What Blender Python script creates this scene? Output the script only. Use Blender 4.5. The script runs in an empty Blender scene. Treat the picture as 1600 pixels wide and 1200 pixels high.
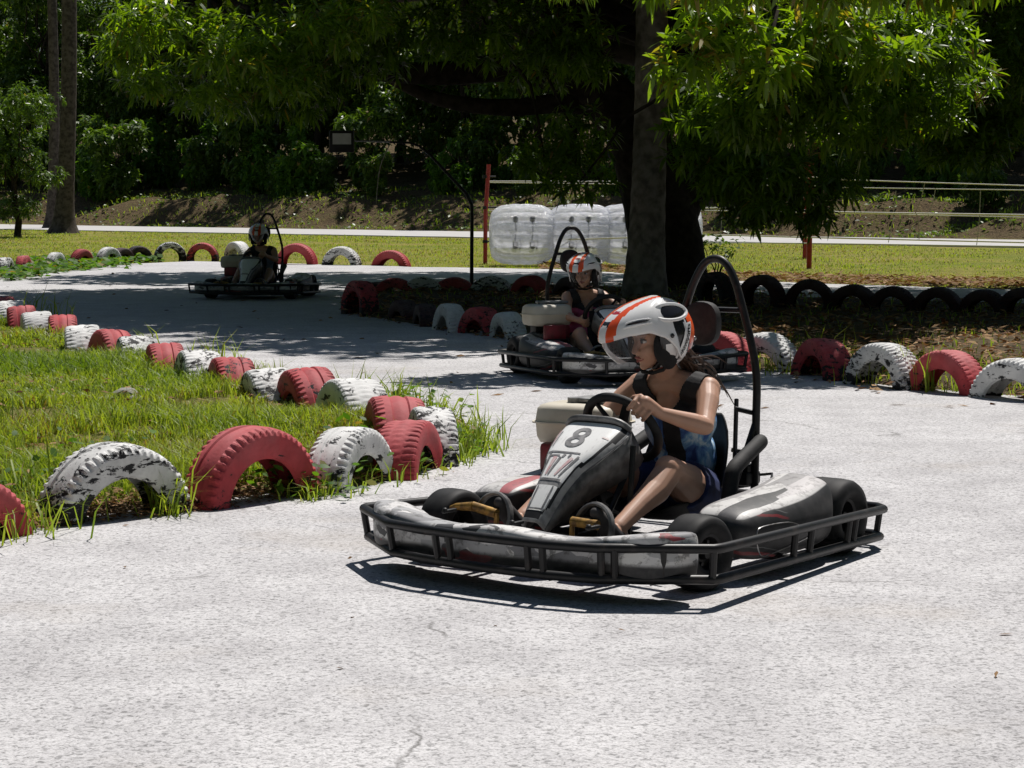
import bpy, bmesh, math, random
import numpy as np
from mathutils import Vector, Matrix

# ------------------------------------------------------------------ camera, sky, sun, exposure
F = 3400.0                      # focal length in pixels of the 1600x1200 photograph
CAM_H = 1.35
PITCH = math.atan(295.0 / F)
SC = bpy.context.scene
COL = SC.collection
cam_d = bpy.data.cameras.new("camera")
cam = bpy.data.objects.new("camera", cam_d)
COL.objects.link(cam)
cam.location = (0, 0, CAM_H)
cam.rotation_euler = (math.pi / 2 - PITCH, 0, 0)
cam_d.sensor_width = 36.0
cam_d.lens = 36.0 * F / 1600.0
cam_d.clip_start = 0.1
cam_d.clip_end = 2000
SC.camera = cam

SUN_TO = Vector((0.24, 0.50, 1.0)).normalized()
SUN_EL = math.asin(SUN_TO.z)
SUN_AZ = math.atan2(SUN_TO.x, SUN_TO.y)
world = bpy.data.worlds.new("World")
SC.world = world
world.use_nodes = True
wn = world.node_tree
sky = wn.nodes.new("ShaderNodeTexSky")
sky.sky_type = 'NISHITA'
sky.sun_disc = False
sky.sun_elevation = SUN_EL
sky.sun_rotation = SUN_AZ
sky.air_density = 1.0
sky.dust_density = 0.6
wn.links.new(sky.outputs[0], wn.nodes["Background"].inputs[0])
wn.nodes["Background"].inputs[1].default_value = 0.05

sun_d = bpy.data.lights.new("sun", 'SUN')
sun = bpy.data.objects.new("sun", sun_d)
COL.objects.link(sun)
sun.rotation_euler = SUN_TO.to_track_quat('Z', 'Y').to_euler()
sun_d.energy = 5.0
sun_d.angle = math.radians(0.53)
sun_d.color = (1.0, 0.955, 0.90)
SC.view_settings.view_transform = 'Standard'
SC.view_settings.look = 'None'
SC.view_settings.exposure = 0.04
SC.view_settings.gamma = 1.0
SC.view_settings.use_curve_mapping = False
SC.cycles.max_bounces = 6
SC.cycles.transparent_max_bounces = 12
SC.cycles.caustics_reflective = False
SC.cycles.caustics_refractive = False

RNG = np.random.default_rng(7)
random.seed(7)

# ------------------------------------------------------------------ helpers
def ray(px, py):
    a = (px - 800.0) / F
    b = (600.0 - py) / F
    c, s = math.cos(PITCH), math.sin(PITCH)
    return Vector((a, c + b * s, -s + b * c))

def G(px, py, z=0.0):
    r = ray(px, py)
    return Vector((0, 0, CAM_H)) + r * ((z - CAM_H) / r.z)

def at(px, py, Y):
    r = ray(px, py)
    return Vector((0, 0, CAM_H)) + r * (Y / r.y)

def tag(o, label=None, cat=None, group=None, kind=None):
    if label: o["label"] = label
    if cat: o["category"] = cat
    if group: o["group"] = group
    if kind: o["kind"] = kind
    return o

def empty(name, loc=(0, 0, 0), rz=0.0):
    o = bpy.data.objects.new(name, None)
    COL.objects.link(o)
    o.location = loc
    o.rotation_euler = (0, 0, rz)
    o.empty_display_size = 0.1
    return o

def link(name, me, mats=(), parent=None, loc=None, rz=None):
    o = bpy.data.objects.new(name, me)
    COL.objects.link(o)
    if mats is not None:
        for m in (mats if isinstance(mats, (list, tuple)) else [mats]):
            me.materials.append(m)
    if parent is not None: o.parent = parent
    if loc is not None: o.location = loc
    if rz is not None: o.rotation_euler = (0, 0, rz)
    return o

def copy_tree(o, parent=None):
    c = o.copy()
    COL.objects.link(c)
    c.parent = parent
    for ch in list(o.children):
        copy_tree(ch, c)
    return c

def np_mesh(name, verts, faces, mat_idx=None, smooth=True):
    """verts (N,3), faces: (M,4) int with -1 in the 4th place for triangles"""
    verts = np.asarray(verts, np.float32)
    faces = np.asarray(faces, np.int64)
    me = bpy.data.meshes.new(name)
    me.vertices.add(len(verts))
    me.vertices.foreach_set("co", verts.ravel())
    if faces.shape[1] == 3:
        tot = np.full(len(faces), 3)
        idx = faces.ravel()
    else:
        tot = np.where(faces[:, 3] < 0, 3, 4)
        idx = faces.ravel()
        idx = idx[idx >= 0]
    start = np.concatenate([[0], np.cumsum(tot)[:-1]])
    me.loops.add(len(idx))
    me.loops.foreach_set("vertex_index", idx.astype(np.int32))
    me.polygons.add(len(faces))
    me.polygons.foreach_set("loop_start", start.astype(np.int32))
    if mat_idx is not None:
        me.polygons.foreach_set("material_index", np.asarray(mat_idx, np.int32))
    me.polygons.foreach_set("use_smooth", np.full(len(faces), smooth))
    me.update(calc_edges=True)
    return me

def face_attr(me, vals, name="tint"):
    a = me.attributes.new(name, 'FLOAT', 'FACE')
    a.data.foreach_set("value", np.asarray(vals, np.float32))

class MB:
    def __init__(s):
        s.v = []; s.f = []; s.m = []
    def add(s, vs, fs, m=0):
        b = len(s.v)
        s.v.extend([tuple(p) for p in vs])
        for f in fs:
            s.f.append(tuple(b + i for i in f)); s.m.append(m)
    def box(s, c, size, m=0, rot=None, bevel=0.0):
        bm = bmesh.new()
        bmesh.ops.create_cube(bm, size=1.0)
        bmesh.ops.scale(bm, vec=size, verts=bm.verts)
        if bevel > 0:
            bmesh.ops.bevel(bm, geom=list(bm.edges), offset=bevel, segments=2, affect='EDGES', profile=0.5)
        M = Matrix.Translation(c)
        if rot is not None: M = M @ rot.to_4x4()
        bm.verts.index_update()
        s.add([M @ v.co for v in bm.verts], [[v.index for v in f.verts] for f in bm.faces], m)
        bm.free()
    def tube(s, pts, r, m=0, seg=10, caps=True, closed=False, flat=1.0, round_caps=False):
        pts = [Vector(p) for p in pts]
        n = len(pts)
        rs = list(r) if isinstance(r, (list, tuple)) else [r] * n
        if round_caps:
            a, b = pts[0], pts[-1]
            d0 = (pts[1] - a).normalized(); d1 = (b - pts[-2]).normalized()
            pre = []; prr = []; post = []; por = []
            for k in (88, 65, 42, 20):
                t = math.radians(k)
                pre.append(a - d0 * rs[0] * math.sin(t)); prr.append(rs[0] * math.cos(t))
            for k in (20, 42, 65, 88):
                t = math.radians(k)
                post.append(b + d1 * rs[-1] * math.sin(t)); por.append(rs[-1] * math.cos(t))
            pts = pre + pts + post; rs = prr + rs + por; n = len(pts)
        tan = []
        for i in range(n):
            if closed: t = pts[(i + 1) % n] - pts[i - 1]
            else: t = pts[min(i + 1, n - 1)] - pts[max(i - 1, 0)]
            tan.append(t.normalized() if t.length > 1e-9 else Vector((0, 0, 1)))
        ref = Vector((0, 0, 1)) if abs(tan[0].z) < 0.9 else Vector((1, 0, 0))
        u = tan[0].cross(ref).normalized()
        vs = []
        for i in range(n):
            u = (u - tan[i] * u.dot(tan[i]))
            u = u.normalized() if u.length > 1e-6 else tan[i].orthogonal().normalized()
            w = tan[i].cross(u)
            for k in range(seg):
                a = 2 * math.pi * k / seg
                vs.append(pts[i] + (u * math.cos(a) + w * math.sin(a) * flat) * rs[i])
        fs = []
        for i in range(n if closed else n - 1):
            j = (i + 1) % n
            for k in range(seg):
                k2 = (k + 1) % seg
                fs.append((i * seg + k, i * seg + k2, j * seg + k2, j * seg + k))
        if caps and not closed:
            fs.append(tuple(range(seg - 1, -1, -1)))
            fs.append(tuple((n - 1) * seg + k for k in range(seg)))
        s.add(vs, fs, m)
    def ell(s, c, r, m=0, rot=None, seg=20, rings=12):
        vs = []; fs = []
        c = Vector(c)
        for i in range(rings + 1):
            th = math.pi * i / rings
            for k in range(seg):
                a = 2 * math.pi * k / seg
                p = Vector((r[0] * math.sin(th) * math.cos(a), r[1] * math.sin(th) * math.sin(a), r[2] * math.cos(th)))
                if i in (0, rings): p += Vector((math.cos(a), math.sin(a), 0)) * 1e-5
                if rot is not None: p = rot @ p
                vs.append(c + p)
        for i in range(rings):
            for k in range(seg):
                k2 = (k + 1) % seg
                fs.append((i * seg + k, (i + 1) * seg + k, (i + 1) * seg + k2, i * seg + k2))
        fs.append(tuple(range(seg)))
        fs.append(tuple(rings * seg + k for k in range(seg - 1, -1, -1)))
        s.add(vs, fs, m)
    def loft(s, secs, m=0, closed_sec=True, caps=True, closed_path=False):
        n = len(secs); k = len(secs[0])
        vs = [p for sec in secs for p in sec]
        fs = []
        for i in range(n if closed_path else n - 1):
            j = (i + 1) % n
            for a in range(k if closed_sec else k - 1):
                b = (a + 1) % k
                fs.append((i * k + a, i * k + b, j * k + b, j * k + a))
        if caps and closed_sec and not closed_path:
            fs.append(tuple(range(k - 1, -1, -1)))
            fs.append(tuple((n - 1) * k + a for a in range(k)))
        s.add(vs, fs, m)
    def lathe_y(s, prof, c=(0, 0, 0), m=0, seg=32):
        """profile [(y, r)] round the Y axis"""
        secs = []
        for k in range(seg):
            a = 2 * math.pi * k / seg
            secs.append([(c[0] + r * math.cos(a), c[1] + y, c[2] + r * math.sin(a)) for y, r in prof])
        s.loft(secs, m, closed_sec=False, caps=False, closed_path=True)
    def mesh(s, name, smooth=True):
        me = bpy.data.meshes.new(name)
        me.from_pydata(s.v, [], s.f)
        me.polygons.foreach_set("material_index", s.m)
        me.polygons.foreach_set("use_smooth", [smooth] * len(s.f))
        me.update()
        bm = bmesh.new(); bm.from_mesh(me)
        bmesh.ops.recalc_face_normals(bm, faces=bm.faces)
        bm.to_mesh(me); bm.free()
        return me
    def build(s, name, mats, parent=None, smooth=True, sharp=40, loc=None, rz=None):
        me = s.mesh(name, smooth)
        if smooth and sharp:
            me.set_sharp_from_angle(angle=math.radians(sharp))
        return link(name, me, mats, parent, loc, rz)

def evaluated(me, mods, mats=None):
    """a mesh run through modifiers; mods: list of (type, dict)"""
    for m in (mats or []): me.materials.append(m)
    o = bpy.data.objects.new("tmp", me)
    COL.objects.link(o)
    for t, kw in mods:
        md = o.modifiers.new(t, t)
        for k, v in kw.items(): setattr(md, k, v)
    dg = bpy.context.evaluated_depsgraph_get()
    dg.update()
    out = bpy.data.meshes.new_from_object(o.evaluated_get(dg))
    bpy.data.objects.remove(o)
    return out

def remesh(mb, voxel, smooth=4, factor=0.5):
    me = mb.mesh("tmp")
    out = evaluated(me, [('REMESH', dict(mode='VOXEL', voxel_size=voxel, use_smooth_shade=True)),
                         ('SMOOTH', dict(factor=factor, iterations=smooth))])
    out.materials.clear()
    return out

def arrays(me):
    v = np.empty(len(me.vertices) * 3, np.float32); me.vertices.foreach_get("co", v)
    v = v.reshape(-1, 3)
    nl = len(me.loops)
    li = np.empty(nl, np.int32); me.loops.foreach_get("vertex_index", li)
    st = np.empty(len(me.polygons), np.int32); me.polygons.foreach_get("loop_start", st)
    to = np.empty(len(me.polygons), np.int32); me.polygons.foreach_get("loop_total", to)
    f = np.full((len(st), 4), -1, np.int64)
    for k in range(4):
        ok = to > k
        f[ok, k] = li[st[ok] + k]
    return v, f

def submesh(name, v, f, mask, mat_idx=None):
    f = f[mask]
    used = np.unique(f[f >= 0])
    mp = np.full(len(v) + 1, -1, np.int64)
    mp[used] = np.arange(len(used))
    return np_mesh(name, v[used], np.where(f >= 0, mp[f], -1), None if mat_idx is None else mat_idx[mask])

def fcenters(v, f):
    tri = f[:, 3] < 0
    c = v[f[:, 0]] + v[f[:, 1]] + v[f[:, 2]]
    c4 = (c + v[np.where(tri, f[:, 0], f[:, 3])]) / 4
    return np.where(tri[:, None], c / 3, c4)

def smooth_curve(pts, n=8, closed=False):
    """Catmull-Rom through pts"""
    P = [Vector(p) for p in pts]
    out = []
    m = len(P)
    rng = range(m if closed else m - 1)
    for i in rng:
        p1 = P[i]; p2 = P[(i + 1) % m]
        p0 = P[i - 1] if (closed or i > 0) else p1 * 2 - p2
        p3 = P[(i + 2) % m] if (closed or i + 2 < m) else p2 * 2 - p1
        for k in range(n):
            t = k / n
            out.append(0.5 * ((2 * p1) + (p2 - p0) * t + (2 * p0 - 5 * p1 + 4 * p2 - p3) * t * t + (3 * p1 - p0 - 3 * p2 + p3) * t ** 3))
    if not closed: out.append(P[-1])
    return out

def sdf_poly(pts, poly):
    """signed distance (positive inside) of pts (N,2) to polygon"""
    pts = np.asarray(pts, float)
    P = np.asarray(poly, float)
    d = np.full(len(pts), 1e9)
    inside = np.zeros(len(pts), bool)
    for i in range(len(P)):
        a = P[i]; b = P[(i + 1) % len(P)]
        ab = b - a
        t = np.clip(((pts - a) @ ab) / (ab @ ab), 0, 1)
        q = a + t[:, None] * ab
        d = np.minimum(d, np.hypot(*(pts - q).T))
        cond = (a[1] > pts[:, 1]) != (b[1] > pts[:, 1])
        with np.errstate(divide='ignore', invalid='ignore'):
            xx = (b[0] - a[0]) * (pts[:, 1] - a[1]) / (b[1] - a[1]) + a[0]
        inside ^= cond & (pts[:, 0] < xx)
    return np.where(inside, d, -d)

def vnoise(x, y, seed=0):
    """cheap smooth value noise, numpy"""
    def h(i, j):
        n = (i * 374761393 + j * 668265263 + seed * 974634777) & 0x7fffffff
        n = ((n ^ (n >> 13)) * 1274126177) & 0x7fffffff
        return ((n ^ (n >> 16)) & 0xffff) / 65535.0
    x = np.asarray(x, float); y = np.asarray(y, float)
    i = np.floor(x).astype(np.int64); j = np.floor(y).astype(np.int64)
    fx = x - i; fy = y - j
    fx = fx * fx * (3 - 2 * fx); fy = fy * fy * (3 - 2 * fy)
    return (h(i, j) * (1 - fx) + h(i + 1, j) * fx) * (1 - fy) + (h(i, j + 1) * (1 - fx) + h(i + 1, j + 1) * fx) * fy

def sstep(a, b, x):
    t = np.clip((x - a) / (b - a), 0, 1)
    return t * t * (3 - 2 * t)

# ------------------------------------------------------------------ materials
class NT:
    def __init__(s, name):
        s.m = bpy.data.materials.new(name); s.m.use_nodes = True
        s.t = s.m.node_tree
        s.b = s.t.nodes["Principled BSDF"]
        s.out = s.t.nodes["Material Output"]
    def n(s, typ, **kw):
        nd = s.t.nodes.new("ShaderNode" + typ)
        for k, v in kw.items():
            if k.startswith("i_"):
                key = k[2:].replace("_", " ")
                nd.inputs[key].default_value = v
            else: setattr(nd, k, v)
        return nd
    def l(s, a, b): s.t.links.new(a, b)
    def coord(s, which="Object"): return s.n("TexCoord").outputs[which]
    def noise(s, vec, scale, detail=4, rough=0.55, dist=0.0):
        nd = s.n("TexNoise"); nd.inputs["Scale"].default_value = scale
        nd.inputs["Detail"].default_value = detail; nd.inputs["Roughness"].default_value = rough
        nd.inputs["Distortion"].default_value = dist
        if vec is not None: s.l(vec, nd.inputs["Vector"])
        return nd.outputs["Fac"]
    def ramp(s, fac, stops, interp='LINEAR'):
        nd = s.n("ValToRGB"); cr = nd.color_ramp; cr.interpolation = interp
        while len(cr.elements) < len(stops): cr.elements.new(0.5)
        for e, (p, c) in zip(cr.elements, stops):
            e.position = p
            e.color = (c, c, c, 1) if isinstance(c, (int, float)) else (*c, 1)
        s.l(fac, nd.inputs[0]); return nd.outputs[0]
    def mix(s, fac, a, b, typ='MIX'):
        nd = s.n("Mix", data_type='RGBA', blend_type=typ)
        for sock, v in ((nd.inputs[0], fac), (nd.inputs[6], a), (nd.inputs[7], b)):
            if hasattr(v, "default_value") or hasattr(v, "is_output"): s.l(v, sock)
            elif isinstance(v, (int, float)): sock.default_value = v if sock == nd.inputs[0] else (v, v, v, 1)
            else: sock.default_value = (*v, 1)
        return nd.outputs[2]
    def math(s, op, a, b=0.0, c=None):
        nd = s.n("Math", operation=op)
        for k, v in enumerate((a, b, c)):
            if v is None: continue
            if isinstance(v, (int, float)): nd.inputs[k].default_value = v
            else: s.l(v, nd.inputs[k])
        return nd.outputs[0]
    def sep(s, vec):
        nd = s.n("SeparateXYZ"); s.l(vec, nd.inputs[0]); return nd.outputs
    def mapping(s, vec, scale=(1, 1, 1), loc=(0, 0, 0), rot=(0, 0, 0)):
        nd = s.n("Mapping"); nd.inputs["Scale"].default_value = scale
        nd.inputs["Location"].default_value = loc; nd.inputs["Rotation"].default_value = rot
        s.l(vec, nd.inputs[0]); return nd.outputs[0]
    def bump(s, h, strength=0.3, dist=0.01):
        nd = s.n("Bump"); nd.inputs["Strength"].default_value = strength; nd.inputs["Distance"].default_value = dist
        s.l(h, nd.inputs["Height"]); s.l(nd.outputs[0], s.b.inputs["Normal"]); return nd
    def set(s, col=None, rough=None, metal=None, spec=None):
        if col is not None:
            if hasattr(col, "is_output"): s.l(col, s.b.inputs["Base Color"])
            else: s.b.inputs["Base Color"].default_value = (*col, 1)
        if rough is not None:
            if hasattr(rough, "is_output"): s.l(rough, s.b.inputs["Roughness"])
            else: s.b.inputs["Roughness"].default_value = rough
        if metal is not None: s.b.inputs["Metallic"].default_value = metal
        if spec is not None: s.b.inputs["Specular IOR Level"].default_value = spec
        return s.m

def m_simple(name, c1, c2=None, scale=8.0, rough=0.6, metal=0.0, bump=0.0, spec=0.5, detail=5, lo=0.4, hi=0.62, r2=None):
    N = NT(name)
    co = N.coord()
    if c2 is None: c2 = tuple(x * 0.7 for x in c1)
    nz = N.noise(co, scale, detail)
    col = N.ramp(nz, [(lo, c1), (hi, c2)])
    rg = rough if r2 is None else N.ramp(nz, [(lo, rough), (hi, r2)])
    if bump: N.bump(N.noise(co, scale * 4, 5), bump, 0.005)
    return N.set(col, rg, metal, spec)

def m_leaf(name, c_dark, c_light, trans=0.35, rough=0.38, tcol=None, spec=0.5):
    N = NT(name)
    at_ = N.n("Attribute", attribute_name="tint")
    oi = N.n("ObjectInfo")
    f = N.math('ADD', at_.outputs["Fac"], N.math('MULTIPLY', N.math('SUBTRACT', oi.outputs["Random"], 0.5), 0.25))
    col = N.ramp(f, [(0.0, c_dark), (0.9, c_light), (1.0, (0.22, 0.15, 0.04))])
    N.set(col, rough, 0.0, spec)
    tr = N.n("BsdfTranslucent")
    tc = N.mix(1.0, col, tcol or (1.9, 1.9, 0.7), 'MULTIPLY')
    N.l(tc, tr.inputs[0])
    mx = N.n("MixShader"); mx.inputs[0].default_value = trans
    N.l(N.b.outputs[0], mx.inputs[1]); N.l(tr.outputs[0], mx.inputs[2])
    N.l(mx.outputs[0], N.out.inputs[0])
    return N.m

def m_concrete():
    N = NT("concrete")
    co = N.coord()
    big = N.noise(co, 0.35, 6, 0.6)
    mid = N.noise(co, 2.6, 6, 0.65)
    fine = N.noise(co, 52, 3, 0.6, 0.9)
    fine2 = N.noise(co, 130, 2, 0.6)
    base = N.ramp(big, [(0.32, (0.40, 0.392, 0.40)), (0.5, (0.52, 0.512, 0.52)), (0.68, (0.60, 0.592, 0.60))])
    base = N.mix(0.55, base, N.ramp(mid, [(0.33, (0.41, 0.40, 0.41)), (0.62, (0.62, 0.612, 0.62))]))
    sp = N.ramp(fine, [(0.35, 0.50), (0.46, 0.92), (0.57, 1.10)])
    base = N.mix(1.0, base, sp, 'MULTIPLY')
    sp2 = N.ramp(fine2, [(0.35, 0.62), (0.5, 1.0)])
    base = N.mix(0.8, base, N.mix(1.0, base, sp2, 'MULTIPLY'))
    # brownish dust and stains
    st = N.ramp(N.noise(co, 0.8, 5, 0.6), [(0.56, 0.0), (0.75, 1.0)])
    base = N.mix(N.math('MULTIPLY', st, 0.34), base, (0.40, 0.34, 0.27))
    # long cracks
    wv = N.n("VectorMath", operation='ADD')
    nz = N.n("TexNoise"); nz.inputs["Scale"].default_value = 2.2; nz.inputs["Detail"].default_value = 6
    N.l(co, nz.inputs["Vector"])
    sc = N.n("VectorMath", operation='SCALE'); N.l(nz.outputs["Color"], sc.inputs[0]); sc.inputs["Scale"].default_value = 0.45
    N.l(co, wv.inputs[0]); N.l(sc.outputs[0], wv.inputs[1])
    vo = N.n("TexVoronoi", feature='DISTANCE_TO_EDGE'); vo.inputs["Scale"].default_value = 0.36
    N.l(wv.outputs[0], vo.inputs["Vector"])
    cr = N.ramp(vo.outputs["Distance"], [(0.0, 1.0), (0.0028, 0.0)])
    msk = N.ramp(N.noise(co, 0.7, 3), [(0.50, 0.0), (0.58, 1.0)])
    cr = N.math('MULTIPLY', cr, msk)
    base = N.mix(N.math('MULTIPLY', cr, 0.75), base, (0.10, 0.095, 0.09))
    h = N.math('ADD', N.math('MULTIPLY', fine, 1.0), N.math('MULTIPLY', mid, 0.6))
    h = N.math('SUBTRACT', h, N.math('MULTIPLY', cr, 0.6))
    N.bump(h, 0.35, 0.010)
    return N.set(base, 0.88, 0.0, 0.25)

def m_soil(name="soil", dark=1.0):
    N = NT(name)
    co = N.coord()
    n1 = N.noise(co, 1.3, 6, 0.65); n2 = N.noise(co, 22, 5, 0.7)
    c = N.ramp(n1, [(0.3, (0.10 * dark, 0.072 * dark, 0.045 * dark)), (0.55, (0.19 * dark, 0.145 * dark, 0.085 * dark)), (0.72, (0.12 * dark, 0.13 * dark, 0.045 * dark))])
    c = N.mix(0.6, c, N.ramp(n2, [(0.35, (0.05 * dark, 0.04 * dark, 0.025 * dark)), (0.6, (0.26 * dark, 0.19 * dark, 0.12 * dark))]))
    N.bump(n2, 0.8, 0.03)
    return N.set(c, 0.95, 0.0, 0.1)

def m_lawn():
    N = NT("lawn_soil")
    co = N.coord()
    n1 = N.noise(co, 0.8, 6, 0.65); n2 = N.noise(co, 26, 6, 0.75)
    c = N.ramp(n1, [(0.32, (0.12, 0.15, 0.028)), (0.5, (0.22, 0.21, 0.05)), (0.66, (0.30, 0.23, 0.11))])
    c = N.mix(0.7, c, N.ramp(n2, [(0.36, (0.03, 0.03, 0.012)), (0.48, (0.15, 0.14, 0.05)), (0.64, (0.34, 0.29, 0.13))]))
    N.bump(n2, 0.8, 0.05)
    return N.set(c, 0.95, 0.0, 0.1)

def m_tyre(name, paint, wear=0.5):
    """painted old tyre: paint over black rubber, worn off in streaks and near the soil"""
    N = NT(name)
    co = N.coord()
    oi = N.n("ObjectInfo")
    off = N.n("CombineXYZ"); r7 = N.math('MULTIPLY', oi.outputs["Random"], 37.0)
    N.l(r7, off.inputs[0]); N.l(r7, off.inputs[1]); N.l(r7, off.inputs[2])
    va = N.n("VectorMath", operation='ADD'); N.l(co, va.inputs[0]); N.l(off.outputs[0], va.inputs[1])
    vec = va.outputs[0]
    n1 = N.noise(N.mapping(vec, (9, 16, 24)), 1.0, 8, 0.72, 0.5)
    n2 = N.noise(vec, 34, 4, 0.6)
    z = N.sep(co)[2]
    low = N.ramp(z, [(0.0, 0.14), (0.16, 0.03), (0.30, 0.0)])
    f = N.math('ADD', n1, low)
    f = N.math('ADD', f, N.math('MULTIPLY', N.math('SUBTRACT', n2, 0.5), 0.22))
    f = N.math('ADD', f, N.math('MULTIPLY', N.math('SUBTRACT', oi.outputs["Random"], 0.5), 0.17))
    mask = N.ramp(f, [(0.66 - wear * 0.08, 0.0), (0.685 - wear * 0.08, 1.0)])
    var = N.ramp(N.noise(vec, 7, 5, 0.6), [(0.3, tuple(x * 0.60 for x in paint)), (0.65, paint)])
    var = N.mix(N.ramp(n2, [(0.5, 0.0), (0.75, 0.45)]), var, tuple(x * 0.5 for x in paint))
    # paint turns paler towards the crown of the tyre
    crown_pale = N.math('MULTIPLY', N.ramp(z, [(0.14, 0.0), (0.33, 1.0)]), N.ramp(N.noise(vec, 5, 5, 0.65), [(0.35, 0.1), (0.65, 0.75)]))
    var = N.mix(crown_pale, var, tuple(x * 0.80 + 0.13 for x in paint))
    c = N.mix(mask, var, (0.018, 0.018, 0.02))
    N.bump(N.math('ADD', N.noise(vec, 60, 3), N.math('MULTIPLY', mask, -0.8)), 0.35, 0.004)
    return N.set(c, 0.72, 0.0, 0.3)

M = {}
M["concrete"] = m_concrete()
M["soil"] = m_soil()
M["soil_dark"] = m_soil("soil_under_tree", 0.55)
M["lawn"] = m_lawn()
M["tyre_white"] = m_tyre("white_painted_rubber", (0.78, 0.78, 0.77), 0.92)
M["tyre_scuffed"] = m_tyre("scuffed_white_painted_rubber", (0.76, 0.76, 0.75), 1.2)
M["tyre_red"] = m_tyre("red_painted_rubber", (0.50, 0.060, 0.07), 0.25)
M["tyre_dark"] = m_tyre("dark_rubber_with_painted_shade", (0.05, 0.016, 0.018), 1.2)  # also puts the tree's shade into the island tyres' colour
M["rubber"] = m_simple("rubber", (0.012, 0.012, 0.013), (0.022, 0.022, 0.023), 20, 0.65, spec=0.25)
M["black_steel"] = m_simple("black_painted_steel", (0.008, 0.008, 0.009), (0.05, 0.04, 0.036), 14, 0.45, lo=0.55, hi=0.8, bump=0.1, spec=0.35)
M["black_plastic"] = m_simple("black_plastic", (0.010, 0.010, 0.011), (0.022, 0.022, 0.024), 10, 0.5, spec=0.3)
M["grey_plastic"] = m_simple("scuffed_grey_plastic", (0.30, 0.30, 0.30), (0.12, 0.12, 0.12), 18, 0.55, bump=0.1)
M["steel"] = m_simple("worn_steel", (0.42, 0.42, 0.42), (0.2, 0.19, 0.18), 30, 0.35, 0.9)
M["gold"] = m_simple("yellow_pedal_paint", (0.42, 0.24, 0.05), (0.16, 0.09, 0.03), 35, 0.45, 0.3, bump=0.15)
M["cream"] = m_simple("cream_painted_tin", (0.62, 0.57, 0.47), (0.50, 0.45, 0.36), 6, 0.5, bump=0.05)
M["bark"] = m_simple("mango_bark", (0.022, 0.017, 0.013), (0.05, 0.04, 0.03), 9, 0.95, bump=0.9, spec=0.1, detail=8)
M["palm_bark"] = m_simple("palm_bark", (0.30, 0.265, 0.235), (0.14, 0.12, 0.105), 7, 0.95, bump=0.7, spec=0.1, detail=8)  # front palm's bark lightened in colour for the light on it
M["palm_bark_dark"] = m_simple("dimmed_palm_bark", (0.10, 0.085, 0.072), (0.045, 0.038, 0.032), 7, 0.95, bump=0.7, spec=0.1, detail=8)  # bark dimmed in colour against the sun on the left palms
M["mango_leaf"] = m_leaf("mango_leaf", (0.018, 0.05, 0.006), (0.15, 0.25, 0.016), 0.45, 0.34, (2.6, 2.5, 0.5))
M["forest_leaf"] = m_leaf("forest_leaf", (0.025, 0.06, 0.009), (0.11, 0.19, 0.02), 0.36, 0.42)
M["shrub_leaf"] = m_leaf("shrub_leaf", (0.03, 0.085, 0.010), (0.10, 0.20, 0.018), 0.42, 0.55, None, 0.3)
M["grass"] = m_leaf("grass_blade", (0.085, 0.18, 0.012), (0.34, 0.41, 0.055), 0.42, 0.5, (1.5, 1.5, 0.6), 0.3)
M["dry_leaf"] = m_leaf("dry_leaf", (0.13, 0.06, 0.025), (0.38, 0.24, 0.12), 0.15, 0.8, (1.2, 1.0, 0.7), 0.2)
M["red_paint"] = m_simple("red_painted_pole", (0.40, 0.03, 0.025), (0.28, 0.025, 0.02), 12, 0.5)
M["rope"] = m_simple("pale_rope", (0.90, 0.88, 0.80), (0.80, 0.77, 0.66), 60, 0.8)
# ------------------------------------------------------------------ the setting
ROAD_P = np.array([-22.5, 95.0]); ROAD_U = np.array([0.742, -0.671]); ROAD_N = np.array([0.671, 0.742])

def road_d(x, y):
    return (x - ROAD_P[0]) * ROAD_N[0] + (y - ROAD_P[1]) * ROAD_N[1]

def ground_z(x, y):
    d = road_d(x, y)
    n = vnoise(x * 0.45, y * 0.45, 3) - 0.5
    n2 = vnoise(x * 1.6, y * 1.6, 5) - 0.5
    bank = sstep(4.8, 9.5, d + n * 2.2) * 1.25
    hill = np.clip(d - 9, 0, None) * 0.10
    return -0.035 + bank + hill + (n * 0.35 + n2 * 0.38) * sstep(4.6, 6.5, d)

def grid_mesh(name, xs, ys, zf):
    X, Y = np.meshgrid(xs, ys)
    v = np.stack([X.ravel(), Y.ravel(), zf(X.ravel(), Y.ravel())], 1)
    nx = len(xs); ny = len(ys)
    i = np.arange(nx - 1)[None, :] + np.arange(ny - 1)[:, None] * nx
    i = i.ravel()
    return np_mesh(name, v, np.stack([i, i + 1, i + 1 + nx, i + nx], 1))

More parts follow.
